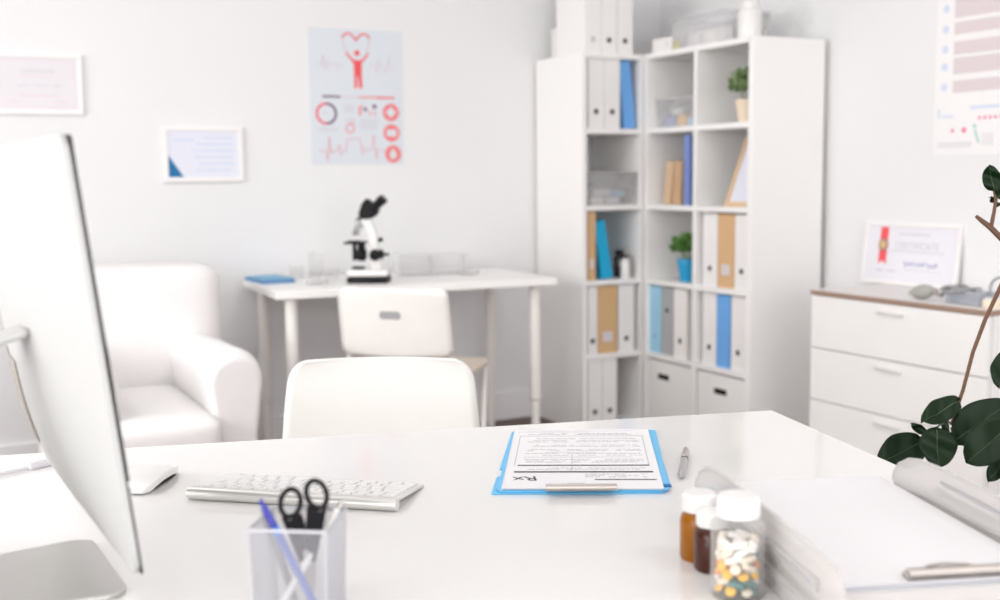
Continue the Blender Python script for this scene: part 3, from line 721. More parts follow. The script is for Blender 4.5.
# acrylic rack, dishes, beakers
t = thing('acrylic_rack', 'clear acrylic rack standing right of the microscope on the side table', 'rack', (1.965, 4.465, TZ), math.radians(-9))
for y in (-.045, .045): obj('side_sheet', MB().box((0, y, .045), (.30, .004, .085), bev=.001), M['acryl'], t)
for z in (.004, .088): obj('shelf', MB().box((0, 0, z), (.30, .094, .005)), M['acryl'], t)
for x in (-.149, 0, .149): obj('end_sheet', MB().box((x, 0, .046), (.005, .088, .08)), M['acryl'], t)
for i, (x, y) in enumerate(((2.095, 4.36), (1.40, 4.30))):
    t = thing('petri_dish', ['shallow clear petri dish in front of the acrylic rack', 'shallow clear petri dish on the side table near the blue folder'][i], 'dish', (x, y, TZ), 0, 'petri dishes on the side table')
    obj('dish', MB().lathe([(0, .001), (.044, .001), (.044, .014), (.042, .014), (.042, .003), (0, .003)]), M['acryl'], t)
    obj('lid', MB().lathe([(0, .018), (.046, .018), (.046, .008), (.0475, .008), (.0475, .020), (0, .020)]), M['acryl'], t)
for i, (x, y, r, h) in enumerate(((1.465, 4.50, .034, .115), (1.385, 4.52, .030, .06), (1.50, 4.41, .030, .05))):
    t = tag(obj('glass_beaker', MB().lathe([(0, .002), (r*.9, .002), (r, .008), (r, h-.006), (r*1.08, h), (r*1.04, h), (r-.002, h-.008), (r-.002, .010), (0, .004)]), M['glass'], loc=(x, y, TZ)), ['tall clear glass beaker on the side table, left of the microscope', 'low clear glass beaker nearest the blue folder', 'low clear glass beaker nearest the microscope'][i], 'beaker', 'glass beakers on the side table')

# ---------------------------------------------------------------- folding chair at the side table
e1 = Vector((.74, -.67, 0)).normalized(); e2 = Vector((.67, .74, 0)).normalized()
fc = thing('folding_chair', 'cream white folding chair with a slot in its backrest, pulled up to the side table', 'chair', mx=frame_mx((1.478, 3.66, 0), e1, e2))
BW, BT, BB = .412, .768, .522
def backf(u, v):
    x = (u-.5)*BW*(1-.02*v); z = BB+(BT-BB)*v
    # rounded corners by pulling the rows in
    cr = .030; dz = min(z-BB, BT-z)
    if dz < cr: 
        k = (BW/2 - cr + math.sqrt(max(0, cr*cr-(cr-dz)**2)))/(BW/2); x *= k
    y = -.040*(1-(2*u-1)**2) - .05*((z-BB)/(BT-BB)) + .01
    return (x, y, z)
mb = MB(); mb.grid(backf, 19, 19)
obj('backrest', mb, M['foldwood'], fc, solid=.012, smooth=60)
sl = MB(); zz = .676
sl.prism([(-.030, -.013), (.030, -.013), (.037, -.007), (.037, .007), (.030, .013), (-.030, .013), (-.037, .007), (-.037, -.007)], -.0078, .0078, Matrix.Translation((-.0, -.0625, zz)) @ Matrix.Rotation(PI/2, 4, 'X'))
obj('grip_slot', sl, M['rubber'], fc)
mb = MB(); mb.prism([(-.20, .03), (.20, .03), (.218, .06), (.220, .40), (.208, .435), (.18, .45), (-.18, .45), (-.208, .435), (-.220, .40), (-.218, .06)], .432, .453)
obj('seat', mb, M['seatwood'], fc, bevel=.004)
for s in (-1, 1):
    obj('leg', MB().tube([(s*.182, -.022, .70), (s*.186, .02, .52), (s*.192, -.01, .38), (s*.192, -.04, .012), (s*.192, -.041, .0)], .011, 10), M['cream'], fc)
    obj('leg', MB().tube([(s*.206, .40, .43), (s*.208, .37, .22), (s*.210, .30, .0)], .011, 10), M['cream'], fc)
obj('stretcher', MB().tube([(-.19, -.03, .12), (.19, -.03, .12)], .008, 8), M['cream'], fc)
obj('stretcher', MB().tube([(-.205, .32, .08), (.205, .32, .08)], .008, 8), M['cream'], fc)

# ---------------------------------------------------------------- armchair
ac = thing('armchair', 'white slipcovered armchair with rounded arms against the back wall', 'armchair', (.640, 3.92, 0))
def AP(x, y, z): return (x-.640, y-3.92, z)
def pillow(c, d, r, n=10, puff=.0):
    """superellipsoid-like soft box"""
    mb = MB(); bm = mb.b
    bmesh.ops.create_cube(bm, size=2)
    bmesh.ops.subdivide_edges(bm, edges=bm.edges[:], cuts=n, use_grid_fill=True)
    h = Vector(d)/2
    for v in bm.verts:
        p = Vector((v.co.x*h.x, v.co.y*h.y, v.co.z*h.z))
        q = Vector([max(-(h[i]-r), min(h[i]-r, p[i])) for i in range(3)])
        dv = p-q
        if dv.length > 1e-9: p = q+dv.normalized()*r
        u = v.co
        p.z += puff*(1-u.x**2)*(1-u.y**2)*(1 if u.z > 0 else -.2)
        p.y += -puff*.5*(1-u.x**2)*(1-u.z**2)*(1 if u.y < 0 else 0)
        v.co = p+Vector(c)
    return mb
obj('backrest', pillow(AP(.634, 4.235, .575), (.672, .31, .53), .045, puff=.008), M['fabric'], ac, smooth=80)
obj('seat_cushion', pillow(AP(.618, 3.715, .355), (.352, .72, .15), .035, puff=.014), M['fabric'], ac, smooth=80)
obj('seat_base', pillow(AP(.640, 3.80, .215), (.56, .72, .24), .015), M['fabric'], ac, smooth=60)
# arms : section swept from front to back
for s in (-1, 1):
    mb = MB(); n = 22
    def armf(u, v, s=s):
        a = u*2*PI
        y = 3.44+v*.82
        top = .625 - .03*v; cx = .854+.018*v; w = .088
        ca, sa = math.cos(a), math.sin(a)
        if sa >= -0.05:                                  # rounded scroll
            x = cx + w*ca; z = top-.095 + .095*sa
        else:
            k = min(1, (-sa)/1.0)
            z = (top-.095) - (top-.095-.10)*(k**.8); x = cx + (w - .022*min(1, k*3))*(1 if ca > 0 else -1)*min(1, abs(ca)*6)
        end = min(v, 1-v); rr3 = .03
        f = 1.0
        if v < .06: f = 1-.10*(1-math.sin(v/.06*PI/2))
        x = cx+(x-cx)*f; z = .36+(z-.36)*f if z > .36 else z
        return AP(.640 + s*(x-.640), y, z)
    V = mb.grid(armf, 36, 26, closeu=True)
    mb.b.faces.new(V[0][::-1]); mb.b.faces.new(V[-1])
    obj('arm', mb, M['fabric'], ac, smooth=50, bevel=.012)
    for y in (3.55, 4.30):
        obj('foot', MB().box(AP(.640+s*.26, y, .048), (.05, .05, .096)), M['framewood'], ac, bevel=.003)
obj('skirt', pillow(AP(.640, 3.88, .105), (.62, .80, .05), .012), M['fabric'], ac, smooth=60)

# ---------------------------------------------------------------- main desk
DC = Vector((1.297, 1.494, 0)); du = Vector((-.967, .254, 0)).normalized(); dv = Vector((-.254, -.967, 0)).normalized()
DL, DD, DZ = 1.95, 1.22, .74
dctr = DC+du*DL/2+dv*DD/2
dk = thing('office_desk', 'large glossy white desk in the foreground', 'desk', mx=frame_mx(dctr, -du, -dv))
obj('desktop', MB().box((0, 0, DZ-.015), (DL, DD, .030)), M['desk'], dk, bevel=.002)
for sx in (-1, 1):
    for sy in (-1, 1):
        obj('leg', MB().box((sx*(DL/2-.05), sy*(DD/2-.09), (DZ-.031)/2), (.05, .05, DZ-.031)), M['white'], dk, bevel=.003)
for sy in (-1, 1): obj('apron', MB().box((0, sy*(DD/2-.09), DZ-.061), (DL-.16, .02, .058)), M['white'], dk)
for sx in (-1, 1): obj('apron', MB().box((sx*(DL/2-.05), 0, DZ-.061), (.02, DD-.24, .058)), M['white'], dk)

# ---------------------------------------------------------------- white shell chair behind the desk
sc = thing('shell_chair', 'white moulded plastic shell chair tucked behind the desk', 'chair', mx=frame_mx((.715, 1.905, 0), Vector((-.888, .459, 0)), Vector((-.459, -.888, 0))))
# local +Y faces the desk; backrest at local y = -.20
prof = [(.235, .425), (.22, .445), (.15, .452), (.05, .440), (-.06, .432), (-.13, .445), (-.172, .49), (-.188, .55), (-.196, .62), (-.202, .70), (-.210, .760), (-.214, .790)]
def pf(v):
    t_ = v*(len(prof)-1); i = min(len(prof)-2, int(t_)); f = t_-i
    a, b_ = Vector(prof[i]), Vector(prof[i+1]); a0 = Vector(prof[max(0, i-1)]); b1_ = Vector(prof[min(len(prof)-1, i+2)])
    return .5*((2*a)+(b_-a0)*f+(2*a0-5*a+4*b_-b1_)*f*f+(3*a-a0-3*b_+b1_)*f**3)
def shell(u, v):
    p = pf(v); x = 2*u-1
    w = .203 + .008*math.sin(v*PI) - .027*max(0, v-.5)*2 
    if p.y > .74 and v > .6:
        k = max(0, (p.y-.746)/.044); w *= 1-.16*(1-math.sqrt(max(0, 1-min(1, k)**2)))
    if v < .12: w *= .80+.20*math.sin(v/.12*PI/2)
    back = max(0, min(1, (v-.45)/.2))
    y = p.x + back*.032*x*x*(1-.25*v); z = p.y + (1-back)*.05*abs(x)**3*(.3+v)
    z -= back*max(0, v-.8)*5*.004*x*x
    return (x*w, y, z)
mb = MB(); mb.grid(shell, 25, 60)
obj('shell', mb, M['shell'], sc, solid=.007, smooth=80)
for sx in (-1, 1):
    for yy, yt in ((.20, .10), (-.22, -.08)):
        obj('leg', MB().tube([(sx*.10, yt, .428), (sx*.20, yy, 0)], [.011, .009], 12), M['steel'], sc)
obj('under_frame', MB().box((0, .01, .420), (.22, .20, .012)), M['steel'], sc)

# ---------------------------------------------------------------- iMac-like all-in-one seen from behind
g_ = Vector((-.05, 1, 0)).normalized(); nb = Vector((-g_.y, g_.x, 0))
near = Vector((.158, 1.007, DZ))
SW, SH = .528, .392
mc = near + g_*SW/2
cm = thing('desktop_computer', 'silver white all-in-one computer seen from behind at the left of the desk', 'computer', mx=frame_mx(mc, g_, nb))
tilt = math.atan2(.044, .388)
TM = Matrix.Translation((0, 0, .056)) @ Matrix.Rotation(-tilt, 4, 'X')     # local: x along width, y back normal, z up
def rrect(u, n=48, w=SW/2, h=SH/2, r=.018):
    pass
def backsurf(i, j):
    x = (2*i-1); z = (2*j-1)
    bulge = .039*((1-abs(x)**2.2)*(1-abs(z)**2.6))
    return (x*SW/2, .003+bulge, (z+1)/2*SH)
mb = MB(); V = mb.grid(backsurf, 41, 31)
W0 = []
def edge_loop(V):
    nu, nv = len(V[0]), len(V)
    return [V[0][i] for i in range(nu)] + [V[j][-1] for j in range(1, nv)] + [V[-1][i] for i in range(nu-2, -1, -1)] + [V[j][0] for j in range(nv-2, 0, -1)]
lp = edge_loop(V)
# round the four corners
for v in [v for row in V for v in row]:
    x, z = v.co.x, v.co.z; r = .016
    cx = max(-(SW/2-r), min(SW/2-r, x)); cz = max(r, min(SH-r, z))
    dx, dz = x-cx, z-cz
    if abs(dx) > 1e-6 and abs(dz) > 1e-6:
        l = math.hypot(dx, dz); m_ = max(abs(dx), abs(dz)); v.co.x = cx+dx/l*m_; v.co.z = cz+dz/l*m_
fr = [mb.b.verts.new((v.co.x, -.0015, v.co.z)) for v in lp]
n = len(lp)
for i in range(n): mb.b.faces.new((lp[i], lp[(i+1) % n], fr[(i+1) % n], fr[i]))
mb.b.faces.new(fr)
hs = obj('housing', mb, M['alu'], cm, smooth=40, mx=TM)
obj('screen_gasket', MB().box((0, -.0026, SH/2), (SW-.002, .0018, SH-.004)), M['black'], cm, mx=TM)
obj('screen', MB().box((0, -.0046, SH/2+.042), (SW-.004, .002, SH-.090), bev=.0005), M['screen'], cm, mx=TM)
obj('chin', MB().box((0, -.0046, .041), (SW-.004, .002, .076)), M['alu'], cm, mx=TM)
mb = MB()
mb.grid(lambda u, v: (lambda q: (q[0], q[1]+.0010, q[2]))(backsurf(.50+.30*u, .20+.23*v)), 10, 16)
obj('vent_grille', mb, M['vent'], hs, solid=.0008)
# stand : neck and foot
mb = MB(); pr_ = [(.060, .262), (.085, .255), (.115, .235), (.135, .20), (.140, .14), (.140, .06), (.140, .006)]
FX = -.056
mb.tube([(0, 0, 0)]*0 or [(0, .036, .215), (0, .0361, .2149)], .001, 4) if False else None
ys = pr_
def neck(u, v):
    t_ = v*(len(pr_)-1); i = min(len(pr_)-2, int(t_)); f = t_-i
    p = Vector(pr_[i])*(1-f)+Vector(pr_[i+1])*f
    return (FX-.034*(1-v)+(u-.5)*(.045+.150*max(0, v-.45)/.55), p.x, p.y)
mb.grid(neck, 9, 25)
obj('stand_neck', mb, M['alu'], cm, solid=.008, smooth=60)
mb = MB(); hw, y0, y1, r = .0985, -.013, .146, .022
poly = []
for cx, cy, a0 in ((hw-r, y1-.006, 0), (-hw+r, y1-.006, 90), (-hw+r, y0+r, 180), (hw-r, y0+r, 270)):
    rr4 = r if cy < .1 else .006
    for k in range(7):
        a = math.radians(a0+k*15); poly.append((FX+cx+(r-rr4)*(1 if math.cos(a) > 0 else -1)*0+rr4*math.cos(a), cy+rr4*math.sin(a)))
mb.prism(poly, .0006, .006)
obj('stand_foot', mb, M['alu_dark'], cm, bevel=.001)
# cable on the desk
ca = thing('power_cable', 'thin white cable with a grey plug lying on the desk behind the computer', 'cable')
p0 = onz(-40, 482, DZ+.004); p1 = onz(0, 474, DZ+.004); p2 = onz(27, 468, DZ+.004); p3 = onz(50, 462, DZ+.005)
obj('cord', MB().tube([onz(-140, 500, DZ+.003), p0, p1, p2], .0028, 10), M['inkl'], ca)
obj('plug', MB().tube([p2, p2+(p3-p2)*.1, p3, p3+(p3-p2)*.1], [.003, .006, .006, .0045], 12), M['inkl'], ca)

# ---------------------------------------------------------------- keyboard
kBL = onz(186, 501, DZ); kBR = onz(395.5, 513.5, DZ)
k1 = (kBR-kBL).normalized(); KL = (kBR-kBL).length; k2 = Vector((-k1.y, k1.x, 0))
KD = .121
kb = thing('keyboard', 'slim white and aluminium keyboard on the desk', 'keyboard', mx=frame_mx(kBL+k1*KL/2, k1, k2))
rb2 = .0085
obj('battery_tube', MB().tube([(-KL/2, rb2, rb2+.0005), (KL/2, rb2, rb2+.0005)], rb2, 24), M['kbtube'], kb, bevel=.0008)
slope = math.atan2(.0112, KD-.012)
KM = Matrix.Translation((0, .010, .0148)) @ Matrix.Rotation(-slope, 4, 'X')
pl = obj('plate', MB().box((0, (KD-.010)/2, -.0015), (KL, KD-.010, .003), bev=.001), M['kbplate'], kb, mx=KM)
kbase = MB().box((0, .042, .0042), (KL-.02, .06, .004)); obj('underside', kbase, M['wpl'], kb)
# keys : row 0 (function row) is nearest the tube
rows = [(.0095, [1]*14), (.0165, [1]*13+[1.5]), (.0165, [1.5]+[1]*13), (.0165, [1.75]+[1]*11+[1.75]), (.0165, [2.25]+[1]*10+[2.25]), (.0165, [1, 1, 1, 1.25, 5.25, 1.25, 1, 1, 1, 1])]
y = .006; usable = KL-.014
meshes = {}
for hgt, ks in rows:
    tot = sum(ks); gap = .0030; x = -usable/2; un = usable/tot
    # the user sits on the far side, so the rows run the other way round
    for kk in ks[::-1]:
        wkey = kk*un-gap
        key = (round(wkey, 4), hgt)
        if key not in meshes:
            b_ = MB(); b_.box((0, 0, .0011), (wkey, hgt-.0012, .0022), bev=.0007)
            o = obj('key', b_, M['key'], pl); meshes[key] = o.data
        else:
            o = bpy.data.objects.new('key', meshes[key]); COL.objects.link(o); o.parent = pl
        o.location = (x+kk*un/2, y+hgt/2, 0)
        x += kk*un
    y += hgt+.0022

# ---------------------------------------------------------------- mouse
ms = thing('computer_mouse', 'white low curved mouse on the desk between computer and keyboard', 'mouse', mx=frame_mx((.257, 1.537, DZ), Vector((.83, -.56, 0)), Vector((.56, .83, 0))))
def mtop(u, v):
    y_ = (2*v-1); x_ = (2*u-1)
    hw_ = .0285*(1-abs(y_)**5*.35); z = .0045+.0165*(1-y_*y_)**.6 - .003*x_*x_*(1-y_*y_) 
    return (x_*hw_, y_*.0565, z)
mb = MB(); V = mb.grid(mtop, 13, 25); lp = edge_loop(V)
bt_ = [mb.b.verts.new((v.co.x*.97, v.co.y*.99, max(.0022, v.co.z-.009))) for v in lp]
for i in range(len(lp)): mb.b.faces.new((lp[i], lp[(i+1) % len(lp)], bt_[(i+1) % len(lp)], bt_[i]))
mb.b.faces.new(bt_)
obj('top_shell', mb, M['wpl'], ms, smooth=50)
def mbase(u, v):
    y_ = (2*v-1); x_ = (2*u-1); hw_ = .0270*(1-abs(y_)**5*.35)
    return (x_*hw_, y_*.054, .0012+.014*(1-y_*y_)**.6*0)
mb = MB()
def mb_side(u, v):
    a = u*2*PI; cx_, cy_ = math.cos(a), math.sin(a)
    sx_ = (abs(cx_)**.55)*(1 if cx_ > 0 else -1)*.0262; sy_ = (abs(cy_)**.55)*(1 if cy_ > 0 else -1)*.053
    return (sx_*(.9+.1*v), sy_*(.9+.1*v), .0008 + v*(.0024))
V = mb.grid(mb_side, 40, 5, closeu=True); mb.b.faces.new(V[0][::-1])
obj('base', mb, M['pen_metal'], ms)

# ---------------------------------------------------------------- pen holder with contents
q1 = Vector((.83, -.555, 0)).normalized(); q2 = Vector((.555, .83, 0)).normalized()
cupc = Vector((.291, .9655, DZ)); CW, CHh = .070, .100
ph = thing('pen_holder', 'square silver wire mesh pen holder at the front of the desk', 'pen holder', mx=frame_mx(cupc, q1, q2))
hw = CW/2; hb = hw-.003
for k in range(4):
    Rz = Matrix.Rotation(k*PI/2, 3, 'Z'); mb = MB(); nx, nz = 24, 36
    for i in range(nx+1):
        f = -1+2*i/nx; mb.tube([Rz @ Vector((f*hb, -hb, .003)), Rz @ Vector((f*hw, -hw, CHh-.003))], .00030, 4, False)
    for j in range(nz+1):
        z = .003+(CHh-.006)*j/nz; ww = hb+(hw-hb)*j/nz; mb.tube([Rz @ Vector((-ww, -ww, z)), Rz @ Vector((ww, -ww, z))], .00030, 4, False)
    obj('mesh_side', mb, M['wire'], ph)
mb = MB(); cs = [(-hw, -hw), (hw, -hw), (hw, hw), (-hw, hw)]
for k in range(4): mb.tube([(*cs[k], CHh), (*cs[(k+1) % 4], CHh)], .0016, 10)
for x, y in cs: mb.ball((x, y, CHh), .0016, sub=1)
obj('rim', mb, M['wire'], ph)
obj('base_plate', MB().box((0, 0, .0015), (2*hb, 2*hb, .003)), M['wire'], ph)
for k in range(4): obj('corner_wire', MB().tube([(cs[k][0]*hb/hw, cs[k][1]*hb/hw, 0), (*cs[k], CHh)], .0010, 8), M['wire'], ph)
def cupP(x, y, z): return cupc + q1*x + q2*y + Vector((0, 0, z))
# scissors, blades down
Sx = RT.copy(); Sx.z = 0; Sx.normalize()
tip = cupP(.004, .012, .004); top = onz(304, 524, .845)
axis = (cupP(.000, .012, .135)-tip).normalized()
sm = frame_mx(cupP(.006, .010, .0055), Sx, axis)
sm = Matrix(((*[1, 0, 0], 0), (0, 1, 0, 0), (0, 0, 1, 0), (0, 0, 0, 1)))
zax = Sx.cross(axis).normalized(); xax = axis.cross(zax).normalized()
sm = frame_mx(cupP(.006, .010, .0055), xax, axis, zax)
sz = thing('scissors', 'scissors with black looped handles standing in the pen holder', 'scissors', mx=sm)
for s in (-1, 1):
    mb = MB(); mb.prism([(s*.0005, .0), (s*.006, .030), (s*.0085, .062), (s*.002, .068), (-s*.004, .060), (-s*.002, .02)], s*.0006-.0006, s*.0006+.0006)
    bl = obj('blade', mb, M['steel'], sz)
obj('pivot_screw', MB().tube([(0, .060, -.003), (0, .060, .003)], .0035, 14), M['steel'], sz)
for s, cx, cy in ((-1, -.0124, .1075), (1, .0118, .1145)):
    mb = MB(); n = 30; pts = []
    for i in range(n+1):
        a = i/n*2*PI; ca_, sa_ = math.cos(a), math.sin(a)
        pts.append((cx+.0092*ca_ - s*.0015*sa_, cy+.0128*sa_, 0))
    mb.tube(pts, .0024, 8, False)
    h = obj('handle_loop', mb, M['black'], sz, label=None) if False else obj('handle_loop', mb, M['black'], sz)
    mb = MB(); mb.prism([(-s*.0005, .052), (s*.0075, .052), (cx+s*.009, cy-.012), (cx+s*.002, cy-.0165), (cx-s*.009, cy-.010), (s*.0005, .088)], -.0028, .0028)
    obj('handle_shank', mb, M['black'], h, bevel=.001)
# pens
def stick(label, name, cat, a, b_, segs, group):
    a, b_ = Vector(a), Vector(b_); z = (b_-a).normalized(); x = z.cross(Vector((0, 1, 0))).normalized(); y = z.cross(x); L = (b_-a).length
    t = thing(name, label, cat, group=group, mx=frame_mx(a, x, y, z))
    for nm, f0, f1, r0, r1, mm in segs: obj(nm, MB().tube([(0, 0, f0*L), (0, 0, f1*L)], [r0, r1], 14), mm, t)
    return t
bp0 = cupP(.030, -.018, .0045); bp1 = onz(261, 501, DZ+.137)
ptop = cupP(-.0150, -.0230, .100); dirb = (ptop-bp0).normalized(); bp1 = bp0+dirb*.133
stick('blue pen with a darker blue tip end leaning left in the pen holder', 'ballpoint_pen', 'pen', bp0, bp1, [('nib', 0, .06, .001, .0028, M['steel']), ('barrel', .061, .74, .0034, .0036, M['penbarrel']), ('grip_ring', .741, .79, .0038, .0038, M['bluecap']), ('clip_end', .791, .95, .0036, .0030, M['bluedeep']), ('push_button', .951, 1, .0018, .0018, M['bluedeep'])], 'pens in the pen holder')
sp0 = cupP(-.026, -.012, .0045); sp1 = cupP(.0305, .026, .1045); dirs = (sp1-sp0).normalized()
stick('silver pen leaning to the right rear corner of the pen holder', 'ballpoint_pen', 'pen', sp0, sp0+dirs*.128, [('nib', 0, .06, .001, .003, M['steel']), ('barrel', .061, .93, .0036, .0036, M['wpl']), ('push_button', .931, 1, .0020, .0020, M['steel'])], 'pens in the pen holder')
pp0 = cupP(-.010, .024, .0045); pp1 = cupP(-.0325, .0060, .1035); dirp = (pp1-pp0).normalized()
stick('dark grey pen resting in the left side of the pen holder behind the blue one', 'ballpoint_pen', 'pen', pp0, pp0+dirp*.108, [('nib', 0, .06, .001, .003, M['steel']), ('barrel', .061, 1, .0034, .0034, M['rubber'])], 'pens in the pen holder')

# ---------------------------------------------------------------- blue folder, prescription form, pen
A_, B_, C_, D_ = (onz(*q, DZ) for q in ((515, 430.5), (647, 430), (663, 489), (502, 489)))
fx = ((B_-A_)+(C_-D_)).normalized(); fy = Vector((-fx.y, fx.x, 0)); fo = (A_+B_+C_+D_)/4
fl = thing('blue_folder', 'bright blue plastic folder lying under the prescription form on the desk', 'folder', mx=frame_mx(Vector((fo.x, fo.y, DZ)), fx, fy))
def lp2(px, py, z=DZ): 
    p = onz(px, py, z)-fo; return (p.dot(fx), p.dot(fy))
obj('lower_cover', MB().prism([lp2(*q) for q in ((512, 433), (653, 431), (671, 487), (662, 494), (491, 495), (497, 478), (500.5, 478), (503, 471), (499.5, 470))], .0003, .0022), M['blueplastic'], fl, bevel=.0005)
obj('upper_cover', MB().prism([lp2(*q, DZ+.004) for q in ((514.5, 431.5), (655.5, 430), (669.5, 488.5), (664, 490.5), (500, 491.5), (496, 489))], .0026, .0046), M['blueplastic'], fl, bevel=.0005)
obj('elastic_corner', MB().box((*lp2(667.5, 486.5, DZ+.004), .0053), (.010, .010, .0014)), mat('dark_blue_elastic', (.01, .12, .35), .6), fl)
pf_ = thing('prescription_form', 'printed white prescription form lying upside down on the blue folder', 'form', mx=frame_mx(Vector((fo.x, fo.y, DZ+.0046)), fx, fy))
def wr(u, v): # u 0..1 left to right, v 0..1 near to far
    a = Vector(lp2(502, 489, DZ+.006)); b_ = Vector(lp2(663, 489, DZ+.006)); d_ = Vector(lp2(515.5, 430, DZ+.006)); e_ = Vector(lp2(647, 429.5, DZ+.006))
    return (a*(1-u)+b_*u)*(1-v)+(d_*(1-u)+e_*u)*v
mb = MB()
for k in range(4):
    o_ = (k-1.5)*.0008; mb.prism([tuple(wr(u, v)+Vector((o_, -o_))) for u, v in ((0, 0), (1, 0), (1, 1), (0, 1))], .0002+k*.0006, .0007+k*.0006)
ps = obj('paper_stack', mb, M['paper'], pf_, smooth=0)
zt = .00255
def bar(mb, u0, u1, v0, v1):
    mb.prism([tuple(wr(u, v)) for u, v in ((u0, v0), (u1, v0), (u1, v1), (u0, v1))], zt, zt+.00025)
mb = MB(); bar(mb, .07, .95, .33, .345); bar(mb, .055, .965, .225, .245); bar(mb, .58, .975, .115, .127)
obj('heavy_rules', mb, M['inkd'], ps, smooth=0)
mb = MB()
bar(mb, .045, .052, .34, .86); bar(mb, .945, .952, .34, .86); bar(mb, .05, .95, .855, .862); bar(mb, .1, .85, .47, .475); bar(mb, .25, .6, .55, .555); bar(mb, .43, .436, .22, .52)
bar(mb, .03, .55, .935, .938); bar(mb, .1, .9, .96, .963)
obj('thin_rules', mb, M['ink'], ps, smooth=0)
mb = MB(); rnd = random.Random(11)
for v in (.80, .765, .74, .68, .655, .60, .58, .53, .50, .43, .405, .385, .195, .175, .155, .27, .29, .90, .885):
    u = .10 + rnd.random()*.05
    lim = .92
    if v < .21: u = .52
    while u < lim:
        w = rnd.uniform(.015, .06)
        if rnd.random() < .80: bar(mb, u, min(lim, u+w), v, v+.0085)
        u += w+.008
obj('printed_text', mb, M['ink'], ps, smooth=0)
pR = wr(.135, .135)
textobj('rx_symbol', 'Rx', .030, M['inkd'], ps, Matrix.Translation((pR.x, pR.y, zt)) @ Matrix.Rotation(PI+.12, 4, 'Z'), .0003)
cl = thing('metal_clip', 'wide silver spring clip holding the near edge of the prescription form', 'clip', mx=frame_mx(Vector((fo.x, fo.y, DZ+.0073)), fx, fy))
c1 = Vector(lp2(546, 490, DZ+.01)); c2 = Vector(lp2(617, 489.5, DZ+.01)); cmid = (c1+c2)/2; cw = (c2-c1).length
obj('clip_bar', MB().tube([(c1.x, c1.y+.004, .0048), (c2.x, c2.y+.004, .0048)], .0048, 14), M['steel'], cl)
mb = MB(); mb.prism([(cmid.x-cw/2, cmid.y+.004), (cmid.x+cw/2, cmid.y+.004), (cmid.x+cw/2-.004, cmid.y+.020), (cmid.x+.012, cmid.y+.022), (cmid.x+.006, cmid.y+.036), (cmid.x-.016, cmid.y+.036), (cmid.x-.024, cmid.y+.022), (cmid.x-cw/2+.004, cmid.y+.020)], .0004, .0016)
obj('pressure_plate', mb, M['steel'], cl)
# pen
pe0 = onz(681, 477, DZ+.0055); pe1 = onz(686, 450, DZ+.0055)
pd = (pe1-pe0).normalized(); side = Vector((-pd.y, pd.x, 0)); L = (pe1-pe0).length
pn = thing('ballpoint_pen', 'silver ballpoint pen lying on the desk right of the blue folder', 'pen', mx=frame_mx(Vector((pe0.x, pe0.y, DZ)), pd, side))
r_ = .0052
obj('barrel', MB().tube([(0, 0, r_), (.012, 0, r_), (.015, 0, r_), (L*.62, 0, r_)], [.0015, .0042, .005, r_], 16), M['pen_metal'], pn)
obj('grip_band', MB().tube([(L*.62+.0002, 0, r_), (L*.66, 0, r_)], [r_*1.02]*2, 16), M['black'], pn)
obj('upper_barrel', MB().tube([(L*.66+.0002, 0, r_), (L*.96, 0, r_), (L, 0, r_)], [r_, r_, r_*.6], 16), M['pen_metal'], pn)
obj('clip', MB().box((L*.78, 0, r_*2+.0012), (L*.34, .0035, .0014), bev=.0004), M['steel'], pn)

# ---------------------------------------------------------------- pill bottles
def pillbottle(label, bx, by, r, h, m, capr, caph, group, neck=.8):
    p = onz(bx, by, DZ)
    t = thing('pill_bottle', label, 'bottle', (p.x, p.y, DZ), 0, group)
    hb_ = h-caph
    obj('body', MB().lathe([(0, 0), (r*.9, 0), (r, .003), (r, hb_-.012), (r*.94, hb_-.005), (capr*.86, hb_-.001), (capr*.86, hb_+.004), (0, hb_+.004)], seg=40), m, t)
    mb = MB(); mb.lathe([(0, hb_+.0045), (capr, hb_+.001), (capr, h-.0025), (capr-.002, h), (0, h)], seg=40)
    cp = obj('cap', mb, M['wpl'], t)
    rg = MB()
    for k in range(40):
        a = k*2*PI/40; rg.box((capr*math.cos(a), capr*math.sin(a), (hb_+h)/2), (.0009, .0009, caph*.7), rz=a)
    obj('ridges', rg, M['wpl'], cp)
    return t
G = 'pill bottles beside the paper tray'
pillbottle('amber pill bottle with white cap, furthest back of the pill bottles', 699, 558, .0205, .072, M['amber'], .0185, .020, G)
pillbottle('dark brown pill bottle with white cap, between the amber and the clear one', 712, 569, .0190, .062, M['brown'], .0165, .016, G)
pb = onz(737, 594, DZ); rB = .0262; hB = .099
t = thing('pill_bottle', 'clear pill bottle filled with mixed coloured pills, white cap', 'bottle', (pb.x, pb.y, DZ), 0, G)
obj('body', MB().lathe([(0, 0), (rB*.92, 0), (rB, .003), (rB, .068), (rB*.97, .073), (.018, .079), (.018, .085), (.0172, .085), (.0172, .079), (rB*.94, .072), (rB-.001, .067), (rB-.001, .004), (0, .0015)], seg=44), M['pillglass'], t)
cp = obj('cap', MB().lathe([(0, .0855), (.0195, .0855), (.0200, .079), (.0204, .079), (.0204, .096), (.0185, .099), (0, .099)], seg=44), M['wpl'], t)
rg = MB()
for k in range(44):
    a = k*2*PI/44; rg.box((.0204*math.cos(a), .0204*math.sin(a), .087), (.0009, .0009, .013), rz=a)
obj('ridges', rg, M['wpl'], cp)
